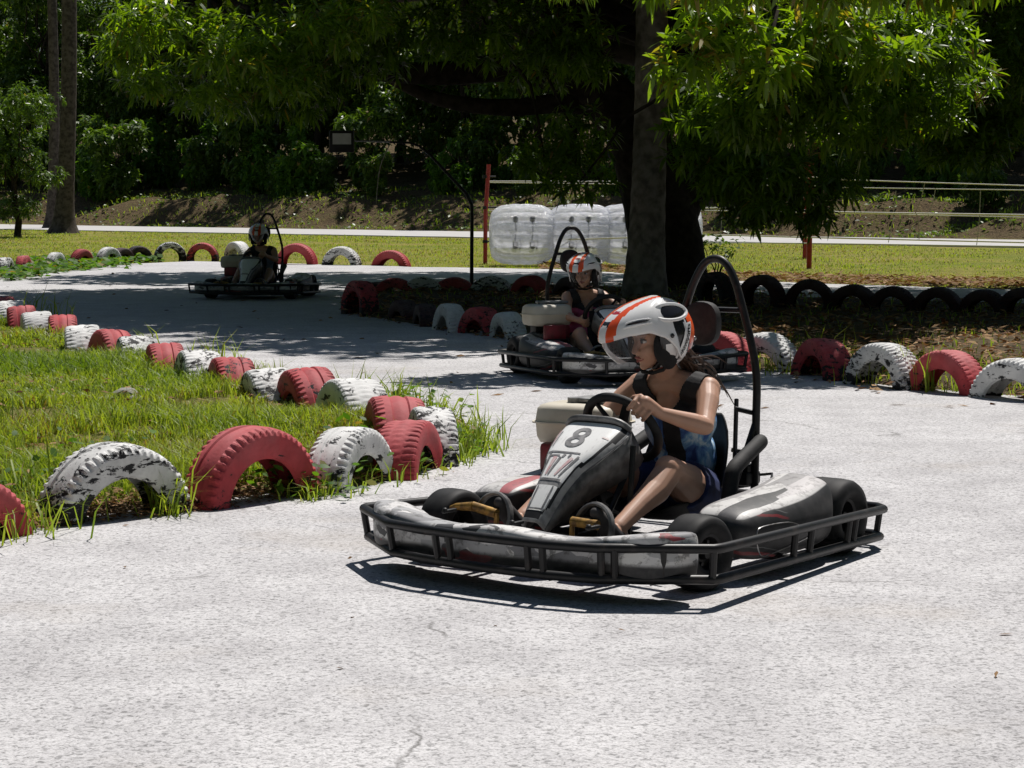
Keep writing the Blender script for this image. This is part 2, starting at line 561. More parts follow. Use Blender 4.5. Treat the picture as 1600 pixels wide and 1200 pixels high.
def build_ground():
    xs = np.concatenate([np.linspace(-600, -70, 14)[:-1], np.arange(-70, 70, 1.0), np.linspace(70, 600, 14)])
    ys = np.concatenate([np.linspace(-300, -20, 8)[:-1], np.arange(-20, 40, 2.0), np.arange(40, 150, 0.8), np.linspace(150, 700, 14)])
    me = grid_mesh("ground", xs, ys, ground_z)
    N = NT("ground_cover")
    co = N.coord()
    sx = N.sep(co)
    d = N.math('ADD', N.math('MULTIPLY', sx[0], float(ROAD_N[0])), N.math('MULTIPLY', sx[1], float(ROAD_N[1])))
    d = N.math('SUBTRACT', d, float(ROAD_P @ ROAD_N))
    n1 = N.noise(co, 0.30, 6, 0.65); n2 = N.noise(co, 3.0, 6, 0.7); n3 = N.noise(co, 14, 4, 0.7)
    lawn = N.ramp(n1, [(0.34, (0.17, 0.24, 0.026)), (0.48, (0.31, 0.31, 0.05)), (0.60, (0.44, 0.33, 0.12))])
    lawn = N.mix(0.6, lawn, N.ramp(n2, [(0.35, (0.11, 0.14, 0.02)), (0.65, (0.40, 0.38, 0.09))]))
    litter = N.ramp(n2, [(0.34, (0.04, 0.03, 0.018)), (0.5, (0.15, 0.105, 0.055)), (0.68, (0.11, 0.12, 0.03))])
    litter = N.mix(0.5, litter, N.ramp(n3, [(0.38, (0.02, 0.016, 0.010)), (0.62, (0.22, 0.16, 0.09))]))
    f = N.ramp(N.math('MULTIPLY', N.math('ADD', d, N.math('MULTIPLY', N.math('SUBTRACT', n2, 0.5), 2.0)), 0.1), [(0.40, 0.0), (0.47, 1.0)])
    c = N.mix(f, lawn, litter)
    N.bump(N.math('ADD', n2, n3), 1.0, 0.12)
    N.set(c, 0.95, 0.0, 0.1)
    tag(link("ground", me, N.m), kind="structure")

def poly_sheet(name, pts, z, mat, skirt=0.08):
    bm = bmesh.new()
    vs = [bm.verts.new((p[0], p[1], z)) for p in pts]
    f = bm.faces.new(vs)
    if f.normal.z < 0: f.normal_flip()
    r = bmesh.ops.extrude_face_region(bm, geom=[f])
    for g in r["geom"]:
        if isinstance(g, bmesh.types.BMVert): g.co.z = z
    for v in vs: v.co.z = z - skirt
    bmesh.ops.triangulate(bm, faces=bm.faces)
    bmesh.ops.recalc_face_normals(bm, faces=bm.faces)
    me = bpy.data.meshes.new(name); bm.to_mesh(me); bm.free()
    return tag(link(name, me, mat), kind="structure")

def wobble(pts, amp=0.05, step=0.4, seed=0):
    out = []
    r = random.Random(seed)
    for a, b in zip(pts, pts[1:]):
        a = Vector((a[0], a[1])); b = Vector((b[0], b[1]))
        n = max(1, int((b - a).length / step))
        for k in range(n):
            p = a.lerp(b, k / n)
            out.append((p.x + r.uniform(-amp, amp), p.y + r.uniform(-amp, amp)))
    out.append((pts[-1][0], pts[-1][1]))
    return out

TRACK_FAR = [G(x, y) for x, y in ((-700, 445), (-80, 434), (60, 428), (200, 412), (300, 408), (430, 411), (650, 417), (900, 421), (1100, 437), (1600, 453), (2600, 482))]

def build_track():
    far = wobble(TRACK_FAR, 0.09, 0.5, 4)
    poly = far + [(22, 18), (22, -14), (-22, -14), (-22, 30)]
    poly_sheet("race_track", poly, 0.0, M["concrete"])
    # service road crossing behind the lawn
    N = NT("road_concrete")
    co = N.coord(); nz = N.noise(co, 1.2, 6, 0.65)
    N.bump(N.noise(co, 12, 4), 0.4, 0.02)
    mat = N.set(N.ramp(nz, [(0.3, (0.42, 0.41, 0.40)), (0.7, (0.53, 0.52, 0.51))]), 0.9, 0.0, 0.2)
    s = [-60, -30, -10, 10, 30, 55, 90]
    a = [ROAD_P + ROAD_U * t - ROAD_N * 3.9 for t in s]
    b = [ROAD_P + ROAD_U * t + ROAD_N * 4.2 for t in s]
    poly_sheet("road", wobble(a, .12, 1.0, 1) + wobble(b[::-1], .12, 1.0, 2), 0.0, mat)

# tyre rows: (x, base y, top y, paint) measured on the photograph
ROW_NEAR = [(-66, 847, 742, 'r'), (178, 806, 690, 'w'), (393, 782, 664, 'r'), (548, 758, 666, 'w'), (640, 738, 655, 'r'), (672, 718, 634, 'w')]
ROW_SPIT = [(615, 690, 621, 'r'), (550, 662, 593, 'w'), (485, 638, 576, 'r'), (424, 628, 577, 'w'), (361, 610, 560, 'r'), (308, 602, 549, 'w'), (260, 584, 538, 'r'), (213, 573, 527, 'w'), (172, 560, 517, 'r'), (132, 552, 510, 'w'), (99, 534, 494, 'r'), (61, 526, 489, 'w'), (37, 516, 480, 'r'), (20, 503, 472, 'w'), (4, 495, 466, 'r')]
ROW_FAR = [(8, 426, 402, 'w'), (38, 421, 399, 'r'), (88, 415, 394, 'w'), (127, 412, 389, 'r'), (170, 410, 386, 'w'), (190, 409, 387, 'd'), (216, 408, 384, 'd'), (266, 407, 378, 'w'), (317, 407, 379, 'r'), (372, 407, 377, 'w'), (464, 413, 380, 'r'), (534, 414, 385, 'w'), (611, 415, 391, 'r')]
ROW_BACK = [(590, 462, 440, 'd'), (617, 463, 434, 'r'), (660, 463, 432, 'w'), (710, 463, 433, 'r'), (768, 464, 431, 'w'), (830, 466, 430, 'r'), (893, 470, 432, 'd'), (1118, 484, 423, 'd'), (1190, 490, 427, 'd'), (1265, 491, 436, 'd'), (1333, 493, 444, 'd'), (1395, 495, 447, 'd'), (1465, 497, 448, 'd'), (1537, 500, 452, 'd'), (1600, 503, 448, 'd')]  # tyres right of the trunk darkened in colour for the shade
ROW_FRONT = [(562, 492, 438, 'r'), (632, 500, 468, 'd'), (664, 508, 474, 'd'), (702, 517, 474, 'w'), (752, 522, 479, 'r'), (795, 528, 487, 'w'), (860, 538, 494, 'r'), (925, 547, 502, 'w'), (990, 557, 508, 'r'), (1058, 567, 514, 'w'), (1124, 577, 517, 'r'), (1196, 577, 519, 'w'), (1283, 590, 528, 'r'), (1380, 604, 535, 'w'), (1480, 613, 546, 'r'), (1588, 624, 559, 'w')]  # dark pair near the pointed end has its shade in the colour

def xy(px, py): 
    p = G(px, py); return (p.x, p.y)

SPIT_POLY = [xy(-500, 905), xy(0, 834), xy(150, 815), xy(300, 799), xy(430, 780), xy(560, 758), xy(680, 728), xy(742, 702), xy(735, 680), xy(700, 655), xy(640, 650), xy(580, 640), xy(515, 618), xy(450, 607), xy(330, 585), xy(240, 562), xy(160, 540), xy(85, 517), xy(20, 492), xy(-60, 478), xy(-700, 455)]
ISLE_POLY = [xy(535, 470), xy(560, 455), xy(660, 449), xy(830, 450), xy(1000, 454), xy(1120, 460), xy(1300, 470), xy(1620, 482), (14, 26), (16, 12), (4.6, 13.2), xy(1600, 624), xy(1480, 615), xy(1380, 606), xy(1283, 592), xy(1196, 580), xy(1124, 578), xy(990, 560), xy(860, 540), xy(752, 524), xy(660, 512), xy(600, 503), xy(545, 494)]

def mound_z(poly, x, y, h, w, seed):
    d = sdf_poly(np.stack([x, y], 1), poly)
    d = d + (vnoise(x * 3.1, y * 3.1, seed) - 0.5) * 0.16
    n = vnoise(x * 1.1, y * 1.1, seed + 1)
    return np.where(d > -0.6, -0.04 + (h * (0.75 + 0.5 * n) + 0.04) * sstep(-0.08, w, d), -0.04)

def spit_z(x, y): return mound_z(SPIT_POLY, np.asarray(x, float), np.asarray(y, float), 0.075, 0.45, 11)
def isle_z(x, y): return mound_z(ISLE_POLY, np.asarray(x, float), np.asarray(y, float), 0.075, 0.6, 21)

def build_islands():
    me = grid_mesh("grass_verge", np.arange(-12, 0.4, 0.1), np.arange(7.2, 31, 0.12), spit_z)
    v, f = arrays(me); c = fcenters(v, f)
    d = sdf_poly(c[:, :2], SPIT_POLY) + (vnoise(c[:, 0] * 4, c[:, 1] * 4, 91) - .5) * .2
    me.polygons.foreach_set("material_index", ((d < .30) & (c[:, 1] < 13)).astype(np.int32))
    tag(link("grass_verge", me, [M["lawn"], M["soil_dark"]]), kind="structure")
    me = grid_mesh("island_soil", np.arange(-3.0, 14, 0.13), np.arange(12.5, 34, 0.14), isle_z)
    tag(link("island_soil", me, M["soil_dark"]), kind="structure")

# ------------------------------------------------------------------ painted tyres half buried along the track
def tyre_mesh(name, R, W, style, a0=-32, a1=212, N=150):
    hw = W / 2
    ri = R * 0.60
    prof = [(-hw * 0.80, ri), (-hw * 0.93, ri + 0.012), (-hw * 0.97, ri + 0.03), (-hw * 1.02, (ri + R) / 2), (-hw * 1.03, R * 0.90), (-hw * 0.99, R * 0.945),
            (-hw * 0.90, R * 0.975), (-hw * 0.62, R * 0.992), (-hw * 0.36, R), (-hw * 0.30, R), (-hw * 0.08, R), (hw * 0.08, R), (hw * 0.30, R), (hw * 0.36, R), (hw * 0.62, R * 0.992), (hw * 0.90, R * 0.975),
            (hw * 0.99, R * 0.945), (hw * 1.03, R * 0.90), (hw * 1.02, (ri + R) / 2), (hw * 0.97, ri + 0.03), (hw * 0.93, ri + 0.012), (hw * 0.80, ri)]
    inner = [(hw * 0.85, ri + 0.02), (hw * 0.9, (ri + R) / 2), (hw * 0.6, R * 0.93), (-hw * 0.6, R * 0.93), (-hw * 0.9, (ri + R) / 2), (-hw * 0.85, ri + 0.02)]
    secs = []
    for k in range(N + 1):
        a = math.radians(a0 + (a1 - a0) * k / N)
        sec = []
        ph = k % 4
        for j, (y, r) in enumerate(prof + inner):
            dr = 0.0
            if style == 'lug':
                if j in (4, 5, 6, 7, 14, 15, 16, 17) and ph in (0, 1): dr = -0.010
                if j in (9, 10) and ph in (2, 3): dr = -0.006
                if j in (11, 12) and ph in (0, 1): dr = -0.006
            elif style == 'rib':
                if j in (9, 12): dr = -0.008
                if j in (5, 6, 15, 16) and k % 4 < 2: dr = -0.010
            else:
                if j in (5, 6, 7, 14, 15, 16) and ph == 0: dr = -0.007
                if j in (8, 9, 12, 13): dr = -0.005
                if j in (10, 11) and ph in (1, 2): dr = -0.003
            rr = r + dr
            sec.append((rr * math.cos(a), y, rr * math.sin(a)))
        secs.append(sec)
    mb = MB(); mb.loft(secs, 0, True, True)
    me = mb.mesh(name)
    me.set_sharp_from_angle(angle=math.radians(24))
    return me

ORD = ["first", "second", "third", "fourth", "fifth", "sixth", "seventh", "eighth", "ninth", "tenth", "eleventh", "twelfth", "thirteenth", "fourteenth", "fifteenth", "sixteenth"]

def build_tyres():
    tpl = {}
    for st in ('lug', 'rib', 'block'):
        for c in 'rwds':
            me = tyre_mesh("tyre", 0.33, 0.20, st)
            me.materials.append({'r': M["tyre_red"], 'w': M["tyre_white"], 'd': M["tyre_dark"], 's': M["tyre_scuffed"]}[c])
            tpl[st, c] = me
    rows = [
        (ROW_NEAR, 'near', "tyres edging the near side of the grass spit", False, None, 'lrrrbb'),
        (ROW_SPIT, 'spit', "tyres along the track side of the grass spit", False, None, 'rbrb'),
        (ROW_FAR, 'far', "tyres edging the far lawn", False, None, 'rbrl'),
        (ROW_BACK, 'back', "dark tyres along the back of the tree island", False, None, 'bl'),
        (ROW_FRONT, 'front', "tyres along the front of the tree island", False, None, 'bl'),
    ]
    cname = {'r': "red", 'w': "white", 'd': "dull black"}
    rnd = random.Random(5)
    for row, key, group, _, _, styles in rows:
        if key == 'spit': row = [(x, b + 12 - (i > 6) * 4, t - 3, c) for i, (x, b, t, c) in enumerate(row)]
        pts = [G(x, b) for x, b, t, c in row]
        for i, (x, b, t, c) in enumerate(row):
            p = pts[i]
            q0 = pts[max(i - 1, 0)]; q1 = pts[min(i + 1, len(row) - 1)]
            if (q1 - q0).length > 3.5: q0, q1 = (p, q1) if (q1 - p).length < 2 else (q0, p)
            tang = (q1 - q0).normalized()
            yaw = math.atan2(tang.y, tang.x)
            if yaw > math.pi / 2: yaw -= math.pi
            if yaw < -math.pi / 2: yaw += math.pi
            h = (b - t) * p.y / F
            sc = 1.0
            if key == 'far' and i >= 9: sc = 1.22
            if key == 'near' and i in (1, 2): sc = 1.03
            if key == 'back' and i >= 7: sc = 0.88
            if key == 'spit': sc = 1.14
            if key == 'spit': yaw = math.radians(-74 + (i % 3) * 2)
            if key == 'near': yaw = math.radians([math.degrees(yaw), math.degrees(yaw), math.degrees(yaw), 68, 80, -83][i])
            st = {'l': 'lug', 'r': 'rib', 'b': 'block'}[styles[i % len(styles)]]
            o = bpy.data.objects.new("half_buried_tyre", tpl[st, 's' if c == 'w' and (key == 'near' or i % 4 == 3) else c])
            COL.objects.link(o)
            sc *= rnd.uniform(0.97, 1.03)
            o.location = (p.x, p.y, min(h - 0.33 * sc, 0.16))
            o.rotation_euler = (rnd.uniform(-0.07, 0.07), 0, yaw + rnd.uniform(-0.1, 0.1))
            o.scale = (sc, sc * rnd.uniform(0.95, 1.1) * (1.12 if key == 'spit' else 1), sc)
            cn = cname[c]
            if key == 'near':
                lab = [f"red tyre cut off at the photo's edge, nearest of the near spit row", "big white scuffed tyre, nearest whole one beside the foreground concrete", "big glossy red tyre between the two white ones beside the foreground concrete",
                       "white tyre with black streaks and open hole, right beside the big red tyre", "small red tyre in weeds just past the streaked white one at the spit tip", "white and black tyre standing crosswise at the very tip of the spit"][i]
            elif key == 'spit':
                lab = f"{cn} tyre bordering the grass spit along the track, {ORD[i]} back from the spit tip"
            elif key == 'far':
                lab = f"{cn} tyre before the sunny far lawn, {ORD[i]} counted from the photo's left edge"
            elif key == 'back':
                lab = (f"shaded {cn} tyre on the tree island's back edge, {ORD[i]} from the pointed end" if i < 7 else
                       f"shaded {cn} tyre on the back edge, {ORD[i - 7]} right of the big trunk")
            else:
                lab = f"{cn} tyre on the tree island's front edge, {ORD[i]} from the island's pointed end"
            tag(o, lab, "tyre", group)

# ------------------------------------------------------------------ vegetation
def unit(v): return v / np.maximum(np.linalg.norm(v, axis=1, keepdims=True), 1e-9)

def leaves(P, D, L, W, droop, detail=True):
    """lanceolate leaves as vertex/face arrays"""
    N = len(P)
    up = unit(RNG.normal(size=(N, 3)) * 0.35 + np.array([0, 0, 1.0]))
    S = unit(np.cross(D, up))
    L = L[:, None]; W = W[:, None]; dz = np.zeros((N, 3)); dz[:, 2] = -1
    droop = droop[:, None]
    def pt(t, s): return P + D * L * t + dz * droop * L * t * t + S * W * s
    if detail:
        V = np.stack([pt(0, 0), pt(.33, .5), pt(.33, -.5), pt(.7, .42), pt(.7, -.42), pt(1, 0)], 1).reshape(-1, 3)
        b = (np.arange(N) * 6)[:, None]
        Fc = np.stack([b + [0, 2, 1, -1], b + [1, 2, 4, 3], b + [3, 4, 5, -1]], 1)
        Fc = np.where(np.array([[False] * 3 + [True], [False] * 4, [False] * 3 + [True]])[None], -1, Fc).reshape(-1, 4)
        return V, Fc, 3
    V = np.stack([pt(0, 0), pt(.45, .5), pt(1, 0), pt(.45, -.5)], 1).reshape(-1, 3)
    b = (np.arange(N) * 4)[:, None]
    return V, b + np.array([[0, 1, 2, 3]]), 1

def shell_points(lobes, n, inner=0.55, by_area=False):
    vol = np.array([l[1][0] * l[1][1] * l[1][2] * (l[2] if len(l) > 2 else 1.0) for l in lobes]) ** 0.8
    if by_area: vol = np.array([l[1][0] * l[1][1] for l in lobes])
    cnt = RNG.multinomial(n, vol / vol.sum())
    P = []; A = []
    for (l, k) in zip(lobes, cnt):
        u = unit(RNG.normal(size=(k, 3)))
        r = inner + (1 - inner) * RNG.random((k, 1)) ** 0.6
        bump = 1 + 0.22 * (vnoise(u[:, 0] * 3 + 7, u[:, 1] * 3 + u[:, 2] * 2.3, 9) - 0.5)[:, None] * 2
        P.append(np.array(l[0]) + u * np.array(l[1]) * r * bump)
        A.append(unit(u / np.array(l[1])))
    return np.concatenate(P), np.concatenate(A)

def rosettes(P, A, nl, L, W, droop, detail=True, spread=(50, 105), tint=None):
    n = len(P)
    A = unit(A + RNG.normal(size=A.shape) * 0.35)
    X = unit(np.cross(A, unit(RNG.normal(size=A.shape))))
    Y = np.cross(A, X)
    az = (np.arange(nl)[None] * 2.4 + RNG.random((n, 1)) * 6.28 + RNG.normal(size=(n, nl)) * 0.3)
    el = np.radians(RNG.uniform(*spread, size=(n, nl)))
    D = (A[:, None] * np.cos(el)[..., None] + (X[:, None] * np.cos(az)[..., None] + Y[:, None] * np.sin(az)[..., None]) * np.sin(el)[..., None])
    PP = (P[:, None] + A[:, None] * RNG.uniform(-0.06, 0.06, size=(n, nl, 1))).reshape(-1, 3)
    D = unit(D.reshape(-1, 3))
    k = n * nl
    V, Fc, m = leaves(PP, D, RNG.uniform(0.7, 1.15, k) * L, RNG.uniform(0.8, 1.2, k) * W, RNG.uniform(0.5, 1.5, k) * droop, detail)
    t = np.clip((RNG.random(n) * 0.6 if tint is None else tint)[:, None] + RNG.random((n, nl)) * 0.35, 0, 0.92).reshape(-1)
    t = np.where(RNG.random(k) < 0.008, 1.0, t)
    return V, Fc, np.repeat(t, m)

def join(parts):
    vs = []; fs = []; ts = []; b = 0
    for V, Fc, t in parts:
        vs.append(V); fs.append(np.where(Fc >= 0, Fc + b, -1)); ts.append(t); b += len(V)
    return np.concatenate(vs), np.concatenate(fs), np.concatenate(ts)

def foliage(name, parts, mat, parent, loc=None):
    V, Fc, t = join(parts)
    if Fc.shape[1] == 4 and (Fc >= 0).all(): pass
    me = np_mesh(name, V, Fc)
    face_attr(me, t)
    return link(name, me, mat, parent, loc)

def limb(mb, a, b, r0, r1, n=6, wob=0.12, rnd=random):
    a = Vector(a); b = Vector(b)
    L = (b - a).length
    pts = []
    for k in range(n + 1):
        t = k / n
        w = math.sin(t * math.pi) * wob * L
        pts.append(a.lerp(b, t) + Vector((rnd.uniform(-1, 1), rnd.uniform(-1, 1), rnd.uniform(-.3, 1))) * w * 0.5)
    mb.tube(pts, [r0 + (r1 - r0) * k / n for k in range(n + 1)], seg=10)

def build_mango():
    base = G(1048, 458)
    root = empty("mango_tree", (base.x, base.y, 0))
    tag(root, "huge dark mango tree with low drooping foliage over the tyre-edged island", "tree")
    B = base
    def rel(v): return Vector(v) - Vector((B.x, B.y, 0))
    lob = []
    def lobe(px, py, D, r, w=1.0):
        c = at(px, py, D); lob.append((tuple(rel(c)), r, w))
    # low hanging curtain on the right
    for a in ((1140, 265, 23, (.45, .6, .36)), (1190, 250, 22.5, (.55, .7, .55)), (1280, 285, 23, (.5, .6, .42)), (1150, 160, 20.3, (.55, .6, .42)), (1230, 130, 20.3, (.6, .6, .45)),
              (1330, 165, 20.5, (.65, .7, .45)), (1270, 60, 20, (.8, .7, .4)), (1440, 140, 21, (.7, .8, .42)), (1420, 60, 20.3, (.75, .7, .35)), (1560, 160, 26, (1.0, 1.0, .6)), (1580, 60, 24, (.9, .9, .5)),
              (1500, 215, 26, (.7, .8, .35)), (1180, 325, 23.5, (.33, .5, .2)), (1250, 330, 23.5, (.30, .5, .2)), (1095, 200, 23, (.38, .6, .45))):
        lobe(*a)
    # bright spray in front of the palm trunk
    spray = []
    for a in ((1075, 75, 18.5, (.32, .35, .17)), (1150, 45, 18.7, (.35, .35, .2)), (1060, 110, 18.6, (.16, .3, .16)), (1110, 20, 18.6, (.4, .4, .2)), (1200, 100, 18.8, (.4, .4, .22)), (1300, 40, 19.3, (.5, .4, .2)), (1400, 85, 19.3, (.3, .3, .15))):
        c = at(*a[:3]); spray.append((tuple(rel(c)), a[3], 1.0))
    for c, r in (((1.6, 17.2, 3.14), (.8, .6, .24)), ((2.5, 17.3, 3.14), (.9, .6, .24)), ((.5, 17.4, 3.2), (.5, .6, .22)), ((3.5, 18.0, 3.2), (.9, .6, .26))):
        spray.append((tuple(rel(Vector(c))), r, 2.0))
    left = []
    for a in ((370, 70, 23.3, (.65, .55, .36)), (235, 35, 23.3, (.5, .5, .3)), (195, 70, 23.6, (.3, .4, .22)), (500, 45, 23.4, (.55, .5, .3)), (450, 115, 23.5, (.4, .45, .26)), (330, 150, 23.6, (.35, .4, .22)), (570, 25, 23.4, (.4, .4, .2)), (230, 120, 24, (.3, .4, .2))):
        c = at(*a[:3]); left.append((tuple(rel(c)), a[3], 1.0))
    # middle and left clumps
    mid = []
    for a in ((905, 285, 26, (.42, .5, .2)), (850, 245, 27, (.55, .6, .32)), (900, 215, 27, (.5, .7, .36)), (860, 100, 28, (.55, .7, .3)), 
              (900, 70, 27, (.6, .9, .5)), (560, 55, 27, (1.0, 1.0, .6)), (440, 110, 27, (.9, 1.0, .6)), (350, 90, 27, (1.1, 1.0, .75)), (240, 50, 27, (.8, .9, .5)),
              (760, 40, 27, (1.0, 1.0, .5)), (500, 20, 26, (.9, .9, .4)), (215, 120, 27.5, (.35, .5, .3))):
        c = at(*a[:3]); mid.append((tuple(rel(c)), a[3], 1.0))
    # big domed crown overhead (mostly above the frame, it throws the shade)
    dome = []
    for c, r in (((2.0, 30.5, 6.6), (6.5, 6.5, 2.0)), ((-2.6, 28.6, 5.6), (3.8, 3.6, 1.2)), ((-3.6, 31.5, 5.4), (2.8, 3.0, 1.0)), ((-4.0, 29.5, 5.3), (2.6, 4.2, 1.2)), ((8.5, 30.0, 6.0), (5.5, 6.0, 1.8)), ((2.6, 24.6, 5.2), (3.4, 2.2, 1.2)), ((6.8, 26.0, 5.2), (3.6, 2.6, 1.2)), ((0.2, 22.6, 4.9), (2.0, 2.2, .9)),
                 ((12.0, 26.5, 5.4), (4.0, 4.0, 1.6)), ((0.0, 38.0, 5.4), (5.0, 3.4, 1.2)), ((-4.5, 38.0, 4.9), (2.0, 3.0, .6)), ((-.4, 25.2, 5.1), (2.4, 2.4, .9)), ((6.2, 24.4, 4.8), (3.4, 1.9, .8)), ((10.0, 22.5, 4.9), (3.0, 2.4, .9))):
        dome.append((tuple(rel(Vector(c))), r, 1.0))
    mb = MB()
    Z = Vector((0, 0, 0))
    mb.tube(smooth_curve([(0, 0, -.3), (-.02, 0, .15), (-.08, 0, .7), (-.22, .05, 1.4), (-.5, .1, 2.2), (-1.05, .1, 2.9)], 6),
            [.78, .70, .66, .62, .59, .57, .55, .54, .53, .53, .52, .52, .52, .51, .50, .50, .49, .48, .48, .47, .46, .45, .44, .43, .42, .41, .40, .39, .38, .37, .36], seg=16)
    mb.tube(smooth_curve([(-.05, .1, 1.0), (.35, .3, 1.9), (.9, .4, 3.0), (1.8, .0, 4.6), (2.6, -1, 6)], 6), [.40 - .011 * k for k in range(25)], seg=12)
    mb.tube(smooth_curve([(-1.0, .1, 2.85), (-1.5, .1, 3.0), (-2.2, 0, 3.1), (-3.3, -.2, 3.0), (-4.8, -.6, 3.1), (-6.2, -1, 3.5)], 6), [.30 - .008 * k for k in range(31)], seg=12)
    mb.tube(smooth_curve([(-1.0, .1, 2.8), (-1.3, .0, 3.5), (-1.8, -.2, 4.3), (-2.8, .4, 5.6)], 6), [.28 - .01 * k for k in range(19)], seg=12)
    mb.tube(smooth_curve([(-.85, .1, 2.5), (-1.4, .1, 2.62), (-2.3, .0, 2.55), (-3.2, -.1, 2.66), (-4.0, -.1, 3.0)], 6), [.17 - .004 * k for k in range(25)], seg=10)
    rnd = random.Random(3)
    # low boughs reaching forward, from which the hanging clumps branch
    boughs = []
    for pts in (((.6, .2, 2.6), (1.0, -2.0, 3.9), (1.2, -5, 4.1), (.6, -8, 3.9), (.2, -10, 3.5)), ((.8, .3, 2.8), (2.4, -1.5, 4.2), (3.6, -4, 4.2), (4.2, -7, 3.7), (4.8, -8.5, 3.2)),
                ((1.0, .4, 3.0), (3.5, 0, 4.4), (5.5, -1.5, 4.2), (7.0, -3.5, 3.6)), ((-1.6, 0, 3.8), (-2.6, -1.6, 4.5), (-4.2, -2.6, 4.4), (-5.8, -3.2, 4.0))):
        cv = smooth_curve(pts, 5); boughs += cv[3:]
        mb.tube(cv, [.17 - .13 * q / (len(cv) - 1) for q in range(len(cv))], seg=9)
    boughs += [Vector(q) for q in ((-2.2, 0, 3.1), (-3.3, -.2, 3.0), (-4.8, -.6, 3.1), (-6.2, -1, 3.5), (-1.8, -.2, 4.3))]
    for l in lob + mid + spray + left:
        c = Vector(l[0])
        start = min(boughs, key=lambda q: (q - c).length + (3 if q.z < c.z else 0))
        limb(mb, start, c, 0.045, 0.010, 7, 0.12, rnd)
    for l in dome:
        limb(mb, (0.9, .4, 3.2), l[0], 0.22, 0.05, 7, 0.10, rnd)
    trunk = mb.build("trunk", M["bark"], root)
    P, A = shell_points(lob, 1800, 0.2); A = unit(A + np.array([0, 0, 0.35]))
    p1 = rosettes(P, A, 14, 0.175, 0.031, 0.18, True, (35, 100), RNG.random(len(P)) * .45)  # tint kept low, so the curtain's shade sits in the leaf colour
    P, A = shell_points(left, 420, 0.1); A = unit(A + np.array([0, -.1, 0.7]))
    p5 = rosettes(P, A, 14, 0.165, 0.029, 0.22, True, (40, 100), tint=RNG.uniform(0.2, 0.65, len(P)))  # raised tint puts sunlight into the left clumps' leaf colour
    P, A = shell_points(spray, 520, 0.2); A = unit(A + np.array([0, -.1, 0.7]))
    p2 = rosettes(P, A, 14, 0.21, 0.040, 0.30, True, (40, 100), tint=RNG.uniform(0.35, 0.70, len(P)))  # high tint paints sunlight into the spray's leaves
    P, A = shell_points(mid, 1150, 0.2); A = unit(A + np.array([0, 0, 0.4]))
    p3 = rosettes(P, A, 14, 0.185, 0.034, 0.26, True, (35, 100), RNG.random(len(P)) * .4)
    P, A = shell_points(dome, 15500, 0.25, True)
    p4 = rosettes(P, A, 13, 0.30, 0.085, 0.4, False)
    # dry flower panicles
    P, A = shell_points(lob + mid, 42, 0.9); A = unit(A * 0.5 + np.array([0, -.3, 0.6]))
    V, Fc, t = rosettes(P + A * 0.05, A, 14, 0.20, 0.012, 0.15, False, spread=(5, 60))
    V0, F0, T0 = join([p1, p2, p3, p4, p5])
    me = np_mesh("crown", *join([(V0, F0, T0), (V, Fc, np.full(len(Fc), 0.9))])[:2], np.concatenate([np.zeros(len(F0)), np.ones(len(Fc))]))
    face_attr(me, np.concatenate([T0, np.full(len(Fc), 0.9)]))
    link("crown", me, [M["mango_leaf"], M["dry_leaf"]], root)

def build_palm(name, px, base_y, r, lean, label, h=12.0, D=None, crown=True):
    b = G(px, base_y)
    root = empty(name, (b.x, b.y, 0))
    tag(root, label, "palm tree")
    mb = MB()
    pts = []; rs = []
    n = 90
    for k in range(n + 1):
        t = k / n
        z = -0.1 + t * h
        pts.append((lean[0] * t + 0.1 * math.sin(t * 5), lean[1] * t, z))
        flare = (0.75 if px < 500 else .5) * math.exp(-z / 0.38) + (.22 if px < 500 else .10) * math.exp(-z / 1.4)
        rs.append(r * (1 - 0.25 * t) * (1 + flare) + (0.008 if k % 2 else 0.0))
    mb.tube(pts, rs, seg=18)
    mb.build("trunk", M["palm_bark"] if px > 500 else M["palm_bark_dark"], root, sharp=60)
    parts = []
    top = np.array(pts[-1])
    for f in range(15):
        a = f * 2.4; el = random.uniform(-0.1, 0.9)
        d0 = np.array([math.cos(a) * math.cos(el), math.sin(a) * math.cos(el), math.sin(el)])
        s = np.linspace(0.15, 1, 34)
        C = top + d0 * (s * 4.2)[:, None] + np.array([0, 0, -1.0]) * (1.6 * s * s)[:, None]
        side = np.cross(d0, [0, 0, 1]); side /= np.linalg.norm(side)
        for sg in (1, -1):
            D_ = unit(np.tile(side * sg + d0 * 0.45 + np.array([0, 0, -.35]), (34, 1)) + RNG.normal(size=(34, 3)) * 0.08)
            V, Fc, m = leaves(C, D_, (0.85 - 0.5 * np.abs(s - .45)) * 0.9, np.full(34, 0.05), np.full(34, .3), False)
            parts.append((V, Fc, np.full(len(Fc), 0.4)))
    foliage("crown", parts, M["forest_leaf"], root)
    return root

